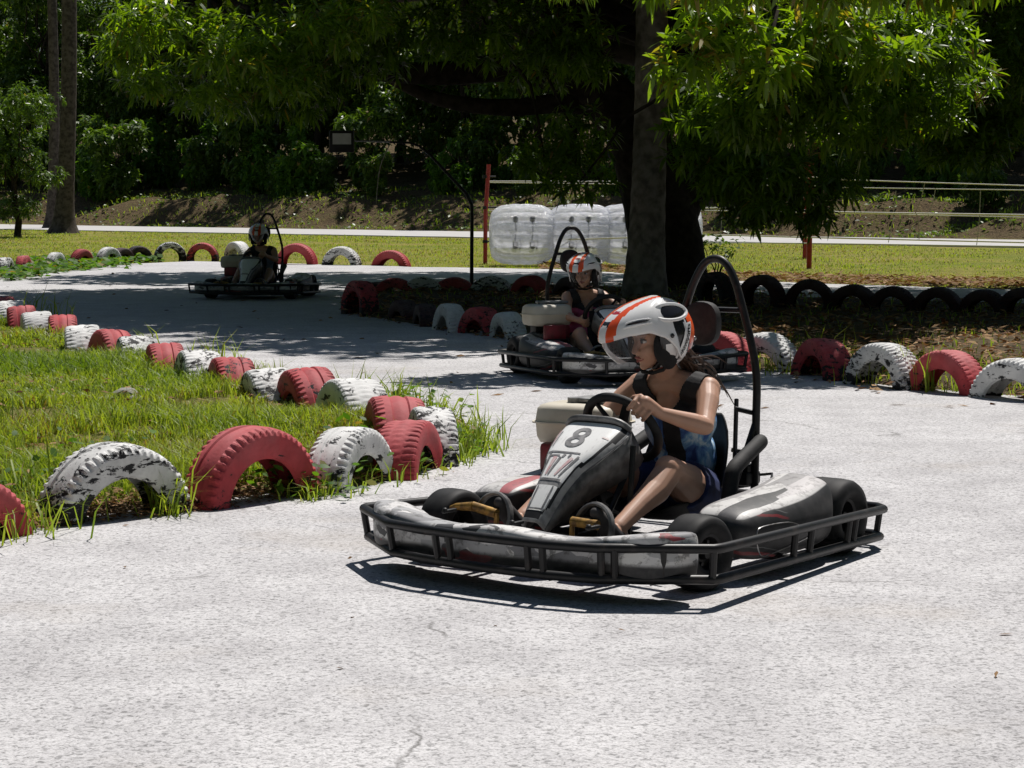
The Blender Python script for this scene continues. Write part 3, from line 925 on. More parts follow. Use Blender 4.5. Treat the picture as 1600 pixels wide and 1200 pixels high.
def tree_proto(name, h, lobes, nros, leafL, leafW, mat, trunk_r, nl=9, fork=4):
    root = empty(name)
    mb = MB()
    rnd = random.Random(int(h * 100) + nros)
    top = Vector((rnd.uniform(-.3, .3), rnd.uniform(-.3, .3), h * 0.55))
    n = 8
    pts = [Vector((0, 0, -.3)).lerp(top, k / n) + Vector((rnd.uniform(-1, 1), rnd.uniform(-1, 1), 0)) * 0.10 * (k > 1) for k in range(n + 1)]
    mb.tube(pts, [trunk_r * (1.45 if k == 0 else 1.1 - 0.6 * k / n) for k in range(n + 1)], seg=9)
    for l in lobes:
        limb(mb, pts[rnd.randint(3, n)], l[0], trunk_r * 0.42, trunk_r * 0.10, 5, 0.15, rnd)
    mb.build("trunk", M["bark"], root)
    P, A = shell_points(lobes, nros, 0.25)
    foliage("crown", [rosettes(P, A, nl, leafL, leafW, 0.35, False)], mat, root)
    return root

def place(root, x, y, rz, s, first, label, cat, group):
    o = root if first else copy_tree(root)
    z = float(ground_z(np.array([x]), np.array([y]))[0])
    o.location = (x, y, z - 0.02)
    o.rotation_euler = (0, 0, rz)
    o.scale = (s, s, s)
    return tag(o, label, cat, group)

def build_forest():
    rnd = random.Random(11)
    def lobs(n, h, R, zlo, seed):
        r = random.Random(seed); out = []
        for k in range(n):
            a = r.uniform(0, 6.28); q = R * math.sqrt(r.random()) * 0.85
            z = zlo + (h - zlo) * (k + .5) / n
            s = r.uniform(1.0, 1.9)
            out.append(((q * math.cos(a), q * math.sin(a), z), (s * 1.15, s * 1.15, s * 0.85), 1.0))
        return out
    protos = [
        tree_proto("forest_tree", 14.0, lobs(16, 13.5, 3.4, 2.2, 1), 1700, 0.34, 0.15, M["forest_leaf"], 0.24),
        tree_proto("forest_tree", 15.0, lobs(15, 14.5, 3.0, 3.2, 2), 1500, 0.40, 0.13, M["forest_leaf"], 0.20),
        tree_proto("forest_tree", 13.0, lobs(18, 12.5, 3.6, 1.6, 3), 1900, 0.28, 0.16, M["forest_leaf"], 0.17),
    ]
    labs = ["tall dense forest tree standing beyond the road with foliage down to the bank", "tall narrow-leaved forest tree with bare lower trunk beyond the road", "broad bushy small-leaved forest tree standing beyond the road"]
    used = [False] * 3
    for ri, (d, step) in enumerate(((16.0, 6.3), (21.0, 5.0), (27.0, 4.6), (34.0, 4.8))):
        s = -42.0
        while s < 62:
            s += step * rnd.uniform(0.8, 1.2)
            p = ROAD_P + ROAD_U * s + ROAD_N * (d + rnd.uniform(-1.3, 1.3))
            px = 800 + p[0] / p[1] * F
            if not -230 < px < 1830: continue
            k = rnd.randrange(3)
            place(protos[k], p[0], p[1], rnd.uniform(0, 6.28), rnd.uniform(0.8, 1.08), not used[k], labs[k], "tree", "forest trees beyond the road " + "abc"[k])
            used[k] = True
    # understorey shrubs on the bank
    sh = [tree_proto("bank_shrub", 2.4, [((0, 0, .7), (.9, .9, .6)), ((.7, .3, 1.3), (.5, .5, .35)), ((-.7, -.2, 1.2), (.5, .5, .4)), ((0.1, .2, 1.9), (.35, .4, .3)), ((-.35, 0, 2.5), (.3, .3, .3)), ((.9, -.1, 1.9), (.25, .3, .25)), ((-1.1, .1, .6), (.4, .5, .3))], 190, 0.32, 0.14, M["shrub_leaf"], 0.04),
          tree_proto("bank_shrub", 3.2, [((0, 0, 1.0), (.8, .8, .8)), ((.4, .4, 2.2), (.6, .6, .7)), ((-.4, -.3, 2.5), (.7, .7, .6))], 330, 0.30, 0.10, M["forest_leaf"], 0.05)]
    used = [False, False]
    labs = ["leafy light green shrub growing on the brown bank beyond the road", "taller dark green shrub growing on the brown bank beyond the road"]
    for s in np.arange(-40, 60, 1.7):
        p = ROAD_P + ROAD_U * (s + rnd.uniform(-.6, .6)) + ROAD_N * (9.6 + rnd.uniform(-1.2, 4.5))
        px = 800 + p[0] / p[1] * F
        if not -100 < px < 1700: continue
        k = 0 if rnd.random() < 0.3 else 1
        place(sh[k], p[0], p[1], rnd.uniform(0, 6.28), rnd.uniform(0.55, 1.3), not used[k], labs[k], "shrub", "shrubs on the bank " + "ab"[k])
        used[k] = True
    # two brighter bushes catching the sun
    for (px, D, s, lab) in ((160, 92, 1.0, "bright sunlit green bush on the bank behind the palm trunks"), (470, 84, 1.15, "bright sunlit bush on the bank just left of the floodlight"), (700, 76, 0.8, "sunlit yellow-green bush on the bank right of the dangling wire")):
        D = (9.3 + float(ROAD_P @ ROAD_N)) / ((px - 800) / F * ROAD_N[0] + ROAD_N[1])
        x = (px - 800) / F * D
        c = copy_tree(sh[0])
        z = float(ground_z(np.array([x]), np.array([D]))[0])
        c.location = (x, D, z); c.scale = (s, s, s); c.rotation_euler = (0, 0, px)
        tag(c, lab, "bush"); del c["group"]
        c.name = "sunlit_bush"
    # feathery tree at the far left
    t = tree_proto("feathery_tree", 5.6, [((-.2, 0, 2.6), (1.3, 1.2, .55)), ((1.0, -.3, 2.0), (.8, .8, .35)), ((-1.2, .2, 2.2), (1.0, 1.0, .45)), ((-.9, 0, 3.3), (1.4, 1.2, .8)), ((.2, 0, 4.3), (1.3, 1.2, .8)), ((-1.6, 0, 1.8), (1.0, 1.0, .7)), ((-.3, -.2, 1.0), (1.1, 1, .5))], 850, 0.20, 0.055, M["forest_leaf"], 0.12, 12)
    t.location = ((30 - 800) / F * 72, 72, -0.03)
    tag(t, "feathery light green tree in front of the twin palm trunks", "tree")

def frustum_scatter(n, d0, d1, power, accept, margin=60):
    """points on the ground in view, density falling with distance"""
    u = RNG.random(n)
    a = 1 - power + 1
    D = (d0 ** (a) + u * (d1 ** a - d0 ** a)) ** (1 / a)
    px = RNG.uniform(-margin, 1600 + margin, n)
    X = (px - 800) / F * D
    k = accept(X, D)
    return X[k], D[k]

def blades(name, X, Y, Z, H, W, lean, label, mat="grass", tint=None):
    N = len(X)
    P = np.stack([X, Y, Z - 0.01], 1)
    az = RNG.random(N) * 6.283
    d = np.stack([np.cos(az), np.sin(az), np.zeros(N)], 1)
    s = np.stack([-np.sin(az + RNG.normal(size=N) * .6), np.cos(az), np.zeros(N)], 1)
    up = np.array([0, 0, 1.0])
    H_ = H[:, None]; L_ = (lean * H)[:, None]; W_ = W[:, None]
    mid = P + up * H_ * .55 + d * L_ * .28
    tip = P + up * H_ * (1 - 0.35 * lean[:, None] ** 2) + d * L_
    V = np.stack([P + s * W_ * .5, P - s * W_ * .5, mid - s * W_ * .42, mid + s * W_ * .42, tip], 1).reshape(-1, 3)
    b = (np.arange(N) * 5)[:, None]
    Fc = np.stack([b + [0, 1, 2, 3], np.concatenate([b + 3, b + 2, b + 4, np.full_like(b, -1)], 1)], 1).reshape(-1, 4)
    me = np_mesh(name, V, Fc)
    t = RNG.random(N) * 0.9 if tint is None else np.clip(tint + RNG.normal(size=N) * 0.18, 0, 1)
    face_attr(me, np.repeat(t, 2))
    return tag(link(name, me, M[mat]), label, "grass", kind="stuff")

def build_grass():
    # the grass spit on the left
    def acc(x, y):
        d = sdf_poly(np.stack([x, y], 1), SPIT_POLY)
        n = vnoise(x * 1.5, y * 1.5, 31); n2 = vnoise(x * 5, y * 5, 33)
        return (d > 0.24) & ((n * .65 + n2 * .5) > 0.37 + 0.20 * RNG.random(len(x)))
    X, Y = frustum_scatter(480000, 8.2, 29, 1.7, acc)
    n = vnoise(X * 1.1, Y * 1.1, 35)
    H = (0.035 + 0.13 * n ** 1.5) * RNG.uniform(0.5, 1.5, len(X))
    W = RNG.uniform(0.003, 0.008, len(X)) * (Y / 10)
    blades("grass", X, Y, spit_z(X, Y), H, W, RNG.uniform(.3, 1.1, len(X)), "short yellow-green grass covering the spit between the tyre rows", tint=0.08 + 0.8 * vnoise(X * 1.3, Y * 1.3, 37))
    # tall tufts at the tyres and on the tip
    tx = []; ty = []; hh = []
    rnd = np.random.default_rng(3)
    def tuft(px, py, n, spread, h):
        p = G(px, py)
        tx.append(p.x + rnd.normal(size=n) * spread); ty.append(p.y + rnd.normal(size=n) * spread); hh.append(rnd.uniform(.45, 1.1, n) * h)
    for a in ((15, 838, 60, .10, .26), (60, 826, 40, .08, .2), (30, 800, 60, .15, .25), (265, 800, 40, .05, .32), (255, 806, 30, .05, .22), (285, 790, 30, .06, .2), (480, 778, 50, .07, .13), (520, 772, 50, .07, .12),
              (690, 722, 90, .10, .20), (715, 712, 110, .10, .22), (735, 702, 110, .09, .24), (700, 700, 90, .12, .24), (660, 726, 60, .10, .16), (725, 690, 60, .1, .25), (620, 745, 60, .1, .14), (570, 757, 50, .08, .12),
              (600, 640, 50, .12, .30), (650, 655, 60, .12, .28), (575, 630, 40, .12, .3), (680, 668, 60, .1, .25), (350, 590, 26, .12, .34), (355, 586, 20, .1, .4), (400, 600, 16, .15, .25), (285, 570, 14, .12, .25), (65, 505, 14, .15, .5), (90, 512, 12, .15, .5), (30, 498, 10, .2, .4), (180, 545, 12, .2, .3), (235, 552, 10, .15, .3), (440, 612, 14, .15, .25), (530, 620, 30, .12, .2)):
        tuft(*a)
    X = np.concatenate(tx); Y = np.concatenate(ty); H = np.concatenate(hh)
    blades("tall_grass", X, Y, np.maximum(spit_z(X, Y), 0), H, RNG.uniform(0.006, 0.011, len(X)) * (Y / 10) ** .6, RNG.uniform(.2, 1.2, len(X)), "taller grass tufts sprouting among the tyres of the spit", tint=np.full(len(X), .5))
    # far lawn
    def acc2(x, y):
        d = road_d(x, y)
        far = np.interp(x, [p.x for p in TRACK_FAR], [p.y for p in TRACK_FAR])
        n = vnoise(x * .7, y * .7, 41)
        return (y > far + 0.25) & (d < -4.2) & (n > 0.2 + .3 * RNG.random(len(x)))
    X, Y = frustum_scatter(110000, 28, 98, 1.4, acc2)
    H = RNG.uniform(0.03, 0.08, len(X)) * (0.7 + 0.8 * vnoise(X * .5, Y * .5, 43))
    blades("lawn_grass", X, Y, np.full(len(X), -0.035), H, RNG.uniform(0.01, 0.02, len(X)) * (Y / 45), RNG.uniform(.3, 1.1, len(X)), "mown sunny lawn grass between the track and the road", tint=0.45 + .5 * vnoise(X * .25, Y * .35, 45))
    # scattered grass on the island, sunny side
    def acc3(x, y):
        d = sdf_poly(np.stack([x, y], 1), ISLE_POLY)
        near = np.clip(1.6 - d, 0, 1.6) / 1.6
        n = vnoise(x * 1.8, y * 1.8, 51)
        return (d > 0.1) & (RNG.random(len(x)) < (0.08 + 0.95 * near * (x > 1.4) * (y < 22)) * (n > .25))
    X, Y = frustum_scatter(60000, 13.5, 30, 1.5, acc3)
    H = RNG.uniform(0.03, 0.13, len(X))
    blades("island_grass", X, Y, isle_z(X, Y), H, RNG.uniform(0.004, 0.008, len(X)) * (Y / 10), RNG.uniform(.3, 1.0, len(X)), "thin grass growing behind the front tyres of the tree island", tint=np.full(len(X), .45))
    tx.clear(); ty.clear(); hh.clear()
    for a in ((1415, 606, 26, .06, .38), (1445, 612, 16, .05, .40), (1430, 604, 20, .08, .3), (1340, 600, 20, .1, .2), (1230, 585, 20, .1, .2), (1290, 575, 16, .2, .3), (1520, 612, 20, .12, .25), (1210, 580, 16, .06, .2), (1560, 600, 20, .2, .25)):
        tuft(*a)
    X = np.concatenate(tx); Y = np.concatenate(ty); H = np.concatenate(hh)
    blades("weed_tufts", X, Y, np.maximum(isle_z(X, Y), 0), H, RNG.uniform(0.007, 0.012, len(X)), RNG.uniform(.1, .6, len(X)), "tall pale weeds growing among the island's sunny front tyres", tint=np.full(len(X), .6))

def leaf_carpet(name, X, Y, Z, L, W, mat, label, cat, lift=(0, .05), tilt=0.5, detail=False, tint=None):
    N = len(X)
    az = RNG.random(N) * 6.283
    D = unit(np.stack([np.cos(az), np.sin(az), RNG.uniform(-.1, tilt, N)], 1))
    P = np.stack([X, Y, Z + RNG.uniform(*lift, N)], 1)
    V, Fc, m = leaves(P, D, RNG.uniform(.6, 1.2, N) * L, RNG.uniform(.6, 1.2, N) * W, RNG.uniform(.0, .4, N), detail)
    me = np_mesh(name, V, Fc)
    face_attr(me, np.repeat(RNG.random(N) * .95 if tint is None else tint, m))
    return tag(link(name, me, M[mat]), label, cat, kind="stuff")

def build_added_woods():
    """unseen trees added behind and beside the track to cut the sky light"""
    rnd = random.Random(8)
    lobs = []; mb = MB()
    spots = [(-17 + rnd.uniform(-2, 1), y + rnd.uniform(-1.5, 1.5)) for y in range(-10, 36, 4)] + [(17 + rnd.uniform(-1, 2), y + rnd.uniform(-1.5, 1.5)) for y in range(-10, 24, 4)] + [(x + rnd.uniform(-1.5, 1.5), -9 + rnd.uniform(-3, 1)) for x in range(-14, 17, 4)]
    for x, y in spots:
        mb.tube([(x, y, -.2), (x + .2, y, 4), (x, y + .2, 9)], [.3, .24, .12], 0, 8)
        for q in range(7):
            a = rnd.uniform(0, 6.28); r = rnd.uniform(0, 2.2)
            lobs.append(((x + r * math.cos(a), y + r * math.sin(a), 1.8 + q * 2.1), (2.3, 2.3, 1.5), 1.0))
    P, A = shell_points(lobs, 13000, .3)
    V, Fc, t = rosettes(P, A, 8, .62, .30, .3, False)
    me0 = mb.mesh("t"); v0, f0 = arrays(me0)
    me = np_mesh("added_woods", np.concatenate([V, v0]), np.concatenate([Fc, np.where(f0 >= 0, f0 + len(V), -1)]), np.concatenate([np.zeros(len(Fc)), np.ones(len(f0))]))
    face_attr(me, np.concatenate([t, np.zeros(len(f0))]))
    tag(link("added_woods", me, [M["forest_leaf"], M["bark"]]), "unseen green trees added around the track to block sky light", "added_woods", kind="stuff")  # out of view, added to darken the shade

def build_bank_grass():
    def acc(x, y):
        d = road_d(x, y)
        return (d > 4.6) & (d < 12) & (vnoise(x * .8, y * .8, 81) > .3)
    X, Y = frustum_scatter(60000, 55, 118, 1.2, acc)
    X2, Y2 = frustum_scatter(34000, 55, 118, 1.2, acc)
    leaf_carpet("bank_weeds", X2, Y2, ground_z(X2, Y2), .20, .11, "forest_leaf", "dark leafy weeds and brown litter scattered over the bank beyond the road", "weeds", (0, .16), .8, False, np.where(RNG.random(len(X2)) < .55, 1.0, RNG.random(len(X2)) * .7))
    blades("bank_grass", X, Y, ground_z(X, Y), RNG.uniform(.06, .26, len(X)), RNG.uniform(.02, .05, len(X)), RNG.uniform(.3, 1.1, len(X)), "rough dry grass and weeds on the bank beyond the road", tint=.15 + .55 * vnoise(X * .3, Y * .3, 83))

def build_litter():
    # creeper patch in front of the far-left tyres
    poly = [xy(-60, 446), xy(40, 437), xy(110, 424), xy(190, 417), xy(240, 409), xy(200, 404), xy(120, 405), xy(30, 412), xy(-60, 425)]
    def acc(x, y): return sdf_poly(np.stack([x, y], 1), poly) + (vnoise(x * 2, y * 2, 61) - .5) * 1.2 > 0
    X, Y = frustum_scatter(60000, 32, 52, 1.2, acc)
    X, Y = X[:4200], Y[:4200]
    leaf_carpet("creeper", X, Y, np.zeros(len(X)), .16, .12, "shrub_leaf", "low bright green creeper spilling over the track edge at the far tyres", "ground cover", (0.0, .11), 0.6)
    # weeds at the near tyres
    tx = []; ty = []
    for px, py, n, s in ((480, 775, 70, .10), (470, 768, 50, .10), (440, 760, 40, .12), (400, 768, 30, .12), (655, 715, 90, .14), (690, 705, 90, .12), (650, 640, 70, .15), (680, 650, 50, .12), (600, 735, 60, .14), (580, 748, 60, .10), (500, 640, 40, .15), (20, 790, 50, .2), (150, 740, 30, .2)):
        p = G(px, py); tx.append(p.x + RNG.normal(size=n) * s); ty.append(p.y + RNG.normal(size=n) * s)
    X = np.concatenate(tx); Y = np.concatenate(ty)
    leaf_carpet("broadleaf_weeds", X, Y, np.maximum(spit_z(X, Y), 0), .065, .035, "shrub_leaf", "small broad-leaved weeds crowding the tyres of the grass spit", "weeds", (0.0, .14), 0.9, True)
    # dead leaves
    def acc3(x, y):
        far = np.interp(x, [p.x for p in TRACK_FAR], [p.y for p in TRACK_FAR])
        return (x > 0.5) & (y > far) & (y < far + 3.2 + 2 * vnoise(x, y, 3))
    X1, Y1 = frustum_scatter(30000, 29, 46, 1.2, acc3)
    def acc4(x, y): return sdf_poly(np.stack([x, y], 1), ISLE_POLY) + (vnoise(x * 2, y * 2, 71) - .6) * .6 > -.12
    X2, Y2 = frustum_scatter(15000, 13.5, 33, 1.3, acc4)
    def acc5(x, y): return (sdf_poly(np.stack([x, y], 1), SPIT_POLY) > 0.03) & (RNG.random(len(x)) < .8)
    X3, Y3 = frustum_scatter(4500, 8.2, 20, 1.5, acc5)
    def acc6(x, y):
        d = sdf_poly(np.stack([x, y], 1), SPIT_POLY)
        return (d > -.04) & (d < .30) & (y < 13)
    X4, Y4 = frustum_scatter(90000, 8.2, 13, 1.2, acc6)
    X4, Y4 = X4[:5200], Y4[:5200]
    X = np.concatenate([X1, X2, X3, X4]); Y = np.concatenate([Y1, Y2, Y3, Y4])
    Z = np.concatenate([np.full(len(X1), -.02), np.maximum(isle_z(X2, Y2), 0) + .005, spit_z(X3, Y3) + .005, np.maximum(spit_z(X4, Y4), 0)])
    L = np.concatenate([np.full(len(X1), .16), np.full(len(X2), .12), np.full(len(X3), .07), np.full(len(X4), .045)])
    leaf_carpet("leaf_litter", X, Y, Z, L, L * .33, "dry_leaf", "dry brown fallen leaves strewn on the island and along the far lawn edge", "leaf litter", (0, .05), 0.5)
    # crumbs and fallen leaves on the concrete
    px = RNG.uniform(0, 1600, 160); py = np.concatenate([RNG.uniform(425, 640, 148), RNG.uniform(640, 1200, 12)])
    pts = [G(a, b) for a, b in zip(px, py)]
    X = np.array([p.x for p in pts]); Y = np.array([p.y for p in pts])
    leaf_carpet("track_leaves", X, Y, np.full(len(X), .004), np.where(Y > 13, .11, .035), np.where(Y > 13, .035, .014), "dry_leaf", "stray dry leaves lying scattered on the pale concrete", "leaf litter", (0, .01), 0.15)
    # two small single finds
    for px, py, lab, L in ((1388, 633, "curled orange-brown leaf on the concrete before the sunny island tyres", .13), (1560, 993, "small dark crumpled leaf alone on the foreground concrete", .05), (828, 612, "dead leaf on the shaded track left of the driver's helmet", .09)):
        p = G(px, py)
        X = np.full(1, p.x); Y = np.full(1, p.y)
        D = unit(np.array([[1.0, .25, .03]]))
        V, Fc, m = leaves(np.stack([X, Y, np.full(1, .004)], 1), D, np.full(1, L), np.full(1, L * .36), np.full(1, .0), True)
        me = np_mesh("fallen_leaf", V, Fc); face_attr(me, np.full(len(Fc), .15 if px == 1560 else .6))
        tag(link("fallen_leaf", me, M["dry_leaf"]), lab, "leaf")

def build_stones():
    N = m_simple("pale_stone", (0.40, 0.38, 0.35), (0.22, 0.21, 0.19), 14, 0.9, bump=0.4, spec=0.2)
    rnd = random.Random(6)
    labs = ["largest pale rubble stone lying in the spit grass", "small flat stone at the left of the rubble in the spit grass", "small stone touching the right of the largest rubble stone", "flat pale stone half sunk in grass above the big red tyre", "tiny pale stone on bare soil by the big white tyre", "pale broken stone beside the fallen twigs in the spit"]
    for (px, py, r), lab in zip(((196, 640, .075), (165, 648, .05), (214, 646, .05), (312, 678, .06), (262, 690, .03), (232, 634, .04)), labs):
        p = G(px, py)
        bm = bmesh.new(); bmesh.ops.create_icosphere(bm, subdivisions=2, radius=1)
        for v in bm.verts:
            v.co *= rnd.uniform(.75, 1.15)
            v.co.x *= 1.3; v.co.z *= .55
        me = bpy.data.meshes.new("stone"); bm.to_mesh(me); bm.free()
        o = link("stone", me, N); o.scale = (r, r, r)
        o.location = (p.x, p.y, float(spit_z(np.array([p.x]), np.array([p.y]))[0]) + r * .25); o.rotation_euler = (rnd.uniform(-.3, .3), 0, rnd.uniform(0, 6))
        tag(o, lab, "stone", "stones in the spit grass")
# ------------------------------------------------------------------ kart
def m_graphics(name, seed, white=0.62):
    """scuffed white / red / black sticker graphics on plastic"""
    N = NT(name)
    co = N.coord()
    s = N.sep(co)
    wob = N.noise(co, 3.0, 3, 0.5)
    vo = N.n("TexVoronoi", distance='MANHATTAN'); vo.inputs["Scale"].default_value = 1.0; vo.inputs["Randomness"].default_value = 0.9
    N.l(N.mapping(co, (9, 10, 22), (seed, seed * .7, 0), (0.3, 0.5, 0.6)), vo.inputs["Vector"])
    sr = N.n("SeparateColor"); N.l(vo.outputs["Color"], sr.inputs[0])
    t = sr.outputs[0]
    band = N.ramp(t, [(0.0, (0.60, 0.59, 0.59)), (0.24, (0.40, 0.40, 0.41)), (0.42, (0.66, 0.65, 0.64)), (0.60, (0.24, 0.24, 0.25)), (0.72, (0.52, 0.51, 0.51)), (0.80, (0.08, 0.08, 0.085)), (0.93, (0.36, 0.08, 0.09)), (0.965, (0.55, 0.54, 0.54))], 'CONSTANT')
    sc = N.ramp(N.noise(co, 26, 6, 0.7), [(0.52, 0.0), (0.62, 1.0)])
    c = N.mix(N.math('MULTIPLY', sc, 0.7), band, (0.09, 0.085, 0.08))
    # the lower part is bare black plastic
    up = N.ramp(N.math('ADD', s[2], N.math('MULTIPLY', wob, 0.05)), [(0.150, 0.0), (0.164, 1.0)])
    dust = N.ramp(N.noise(co, 9, 6, 0.65), [(0.40, 0.0), (0.7, 0.5)])
    lowc = N.mix(N.ramp(t, [(0.0, 0.0), (0.84, 0.0), (0.85, 1.0), (0.93, 1.0), (0.94, 0.0)], 'CONSTANT'), (0.035, 0.035, 0.037), (0.20, 0.03, 0.035))
    lowc = N.mix(dust, lowc, (0.16, 0.15, 0.145))
    c = N.mix(up, lowc, c)
    N.bump(sc, 0.15, 0.003)
    return N.set(c, 0.55, 0.0, 0.3)

def m_pod():
    N = NT("pod_graphics")
    co = N.coord()
    s = N.sep(co)
    wob = N.noise(co, 4.0, 3, 0.5)
    vo = N.n("TexVoronoi", distance='MANHATTAN'); vo.inputs["Scale"].default_value = 1.0; vo.inputs["Randomness"].default_value = 0.85
    N.l(N.mapping(co, (2.6, 17, 5), (0.2, 0.1, 0), (0, 0, 0.10)), vo.inputs["Vector"])
    sr = N.n("SeparateColor"); N.l(vo.outputs["Color"], sr.inputs[0])
    t = sr.outputs[0]
    top = N.ramp(t, [(0.0, (0.58, 0.57, 0.56)), (0.28, (0.05, 0.05, 0.055)), (0.40, (0.40, 0.12, 0.13)), (0.45, (0.52, 0.50, 0.50)), (0.62, (0.06, 0.06, 0.06)), (0.72, (0.34, 0.33, 0.33)), (0.86, (0.62, 0.61, 0.60))], 'CONSTANT')
    sc = N.ramp(N.noise(co, 26, 6, 0.7), [(0.50, 0.0), (0.62, 1.0)])
    top = N.mix(N.math('MULTIPLY', sc, 0.55), top, (0.12, 0.11, 0.11))
    tt = N.math('ADD', N.math('MULTIPLY', s[2], 7.0), N.math('MULTIPLY', s[0], -1.7))
    tt = N.math('FRACT', N.math('ADD', tt, N.math('MULTIPLY', wob, 0.5)))
    side = N.ramp(tt, [(0.0, (0.028, 0.028, 0.03)), (0.52, (0.22, 0.035, 0.04)), (0.60, (0.028, 0.028, 0.03)), (0.70, (0.16, 0.16, 0.16)), (0.73, (0.028, 0.028, 0.03))], 'CONSTANT')
    lim = N.ramp(s[0], [(0.0, 0.0), (0.03, 0.0), (0.05, 1.0)])
    side = N.mix(lim, (0.035, 0.035, 0.037), side)
    geo = N.n("NewGeometry")
    nz = N.sep(geo.outputs["Normal"])[2]
    f = N.ramp(nz, [(0.70, 0.0), (0.76, 1.0)])
    du = N.ramp(N.noise(co, 8, 6, 0.65), [(0.42, 0.0), (0.72, 0.45)])
    side = N.mix(du, side, (0.15, 0.14, 0.135))
    return N.set(N.mix(f, side, top), 0.5, 0.0, 0.35)

def lerp(a, b, t): return a + (b - a) * t

def panel_point(t, u, lift=0.0):
    """steering fairing (nose panel): t 0 bottom .. 1 top, u -1..1 across"""
    A = Vector((0.63, 0, 0.20)); B = Vector((0.215, 0, 0.525))
    n = Vector((0.617, 0, 0.787))
    c = A.lerp(B, t) + n * (0.035 * math.sin(t * math.pi))
    w = np.interp(t, [0, .12, .30, .48, .62, .78, .92, 1.0], [.052, .060, .068, .088, .122, .146, .152, .138])
    return c + Vector((0, u * w, 0)) + n * (lift - 0.045 * abs(u) ** 5)

def text_mesh(body, size=1.0, res=4, bold=0.0, shear=0.0):
    cu = bpy.data.curves.new("text", 'FONT')
    cu.body = body; cu.size = size; cu.align_x = 'CENTER'; cu.align_y = 'CENTER'
    cu.resolution_u = res; cu.offset = bold; cu.shear = shear
    o = bpy.data.objects.new("text", cu); COL.objects.link(o)
    dg = bpy.context.evaluated_depsgraph_get(); dg.update()
    me = bpy.data.meshes.new_from_object(o.evaluated_get(dg))
    bpy.data.objects.remove(o)
    return me

def text_on(name, body, size, mapf, mat, parent, bold=0.0, shear=0.0):
    me = text_mesh(body, size, 5, bold, shear)
    bm = bmesh.new(); bm.from_mesh(me)
    bmesh.ops.triangulate(bm, faces=bm.faces)
    bmesh.ops.subdivide_edges(bm, edges=[e for e in bm.edges if e.calc_length() > size * 0.12], cuts=2)
    for v in bm.verts: v.co = mapf(v.co.x, v.co.y)
    bm.to_mesh(me); bm.free()
    me.materials.clear()
    return link(name, me, mat, parent)

def make_wheel(root, x, y, R, W, front):
    rs = 1 if y > 0 else -1
    hw = W / 2
    ri = 0.066
    mb = MB()
    prof = [(-hw * .80, ri), (-hw * .98, ri + .012), (-hw * 1.04, R * .72), (-hw * .98, R * .90), (-hw * .80, R * .975), (-hw * .4, R), (hw * .4, R), (hw * .80, R * .975), (hw * .98, R * .90), (hw * 1.04, R * .72), (hw * .98, ri + .012), (hw * .80, ri)]
    mb.lathe_y(prof, (0, 0, 0), 0, 40)
    e = MB()
    prof2 = [(-hw * .82, ri + .002), (-hw * .75, ri - .008), (-hw * .2, ri - .02), (hw * .2, ri - .02), (hw * .75, ri - .008), (hw * .82, ri + .002)]
    e.lathe_y(prof2, (0, 0, 0), 0, 28)
    e.lathe_y([(rs * hw * .35, .004), (rs * hw * .35, .03), (rs * hw * .30, ri - .018)], (0, 0, 0), 0, 28)
    e.lathe_y([(rs * hw * .7, .003), (rs * hw * .7, .018), (rs * hw * .3, .026)], (0, 0, 0), 0, 16)
    for k in range(4):
        a = k * math.pi / 2 + .4
        e.box((.04 * math.cos(a), rs * hw * .4, .04 * math.sin(a)), (.012, .016, .012), 0)
    w = empty("wheel", (0, 0, 0)); w.parent = root; w.location = (x, y, R)
    if front: w.rotation_euler = (0, 0, math.radians(-6))
    mb.build("tyre", M["rubber"], w, sharp=50)
    e.build("rim", M["black_steel"], w)
    return w

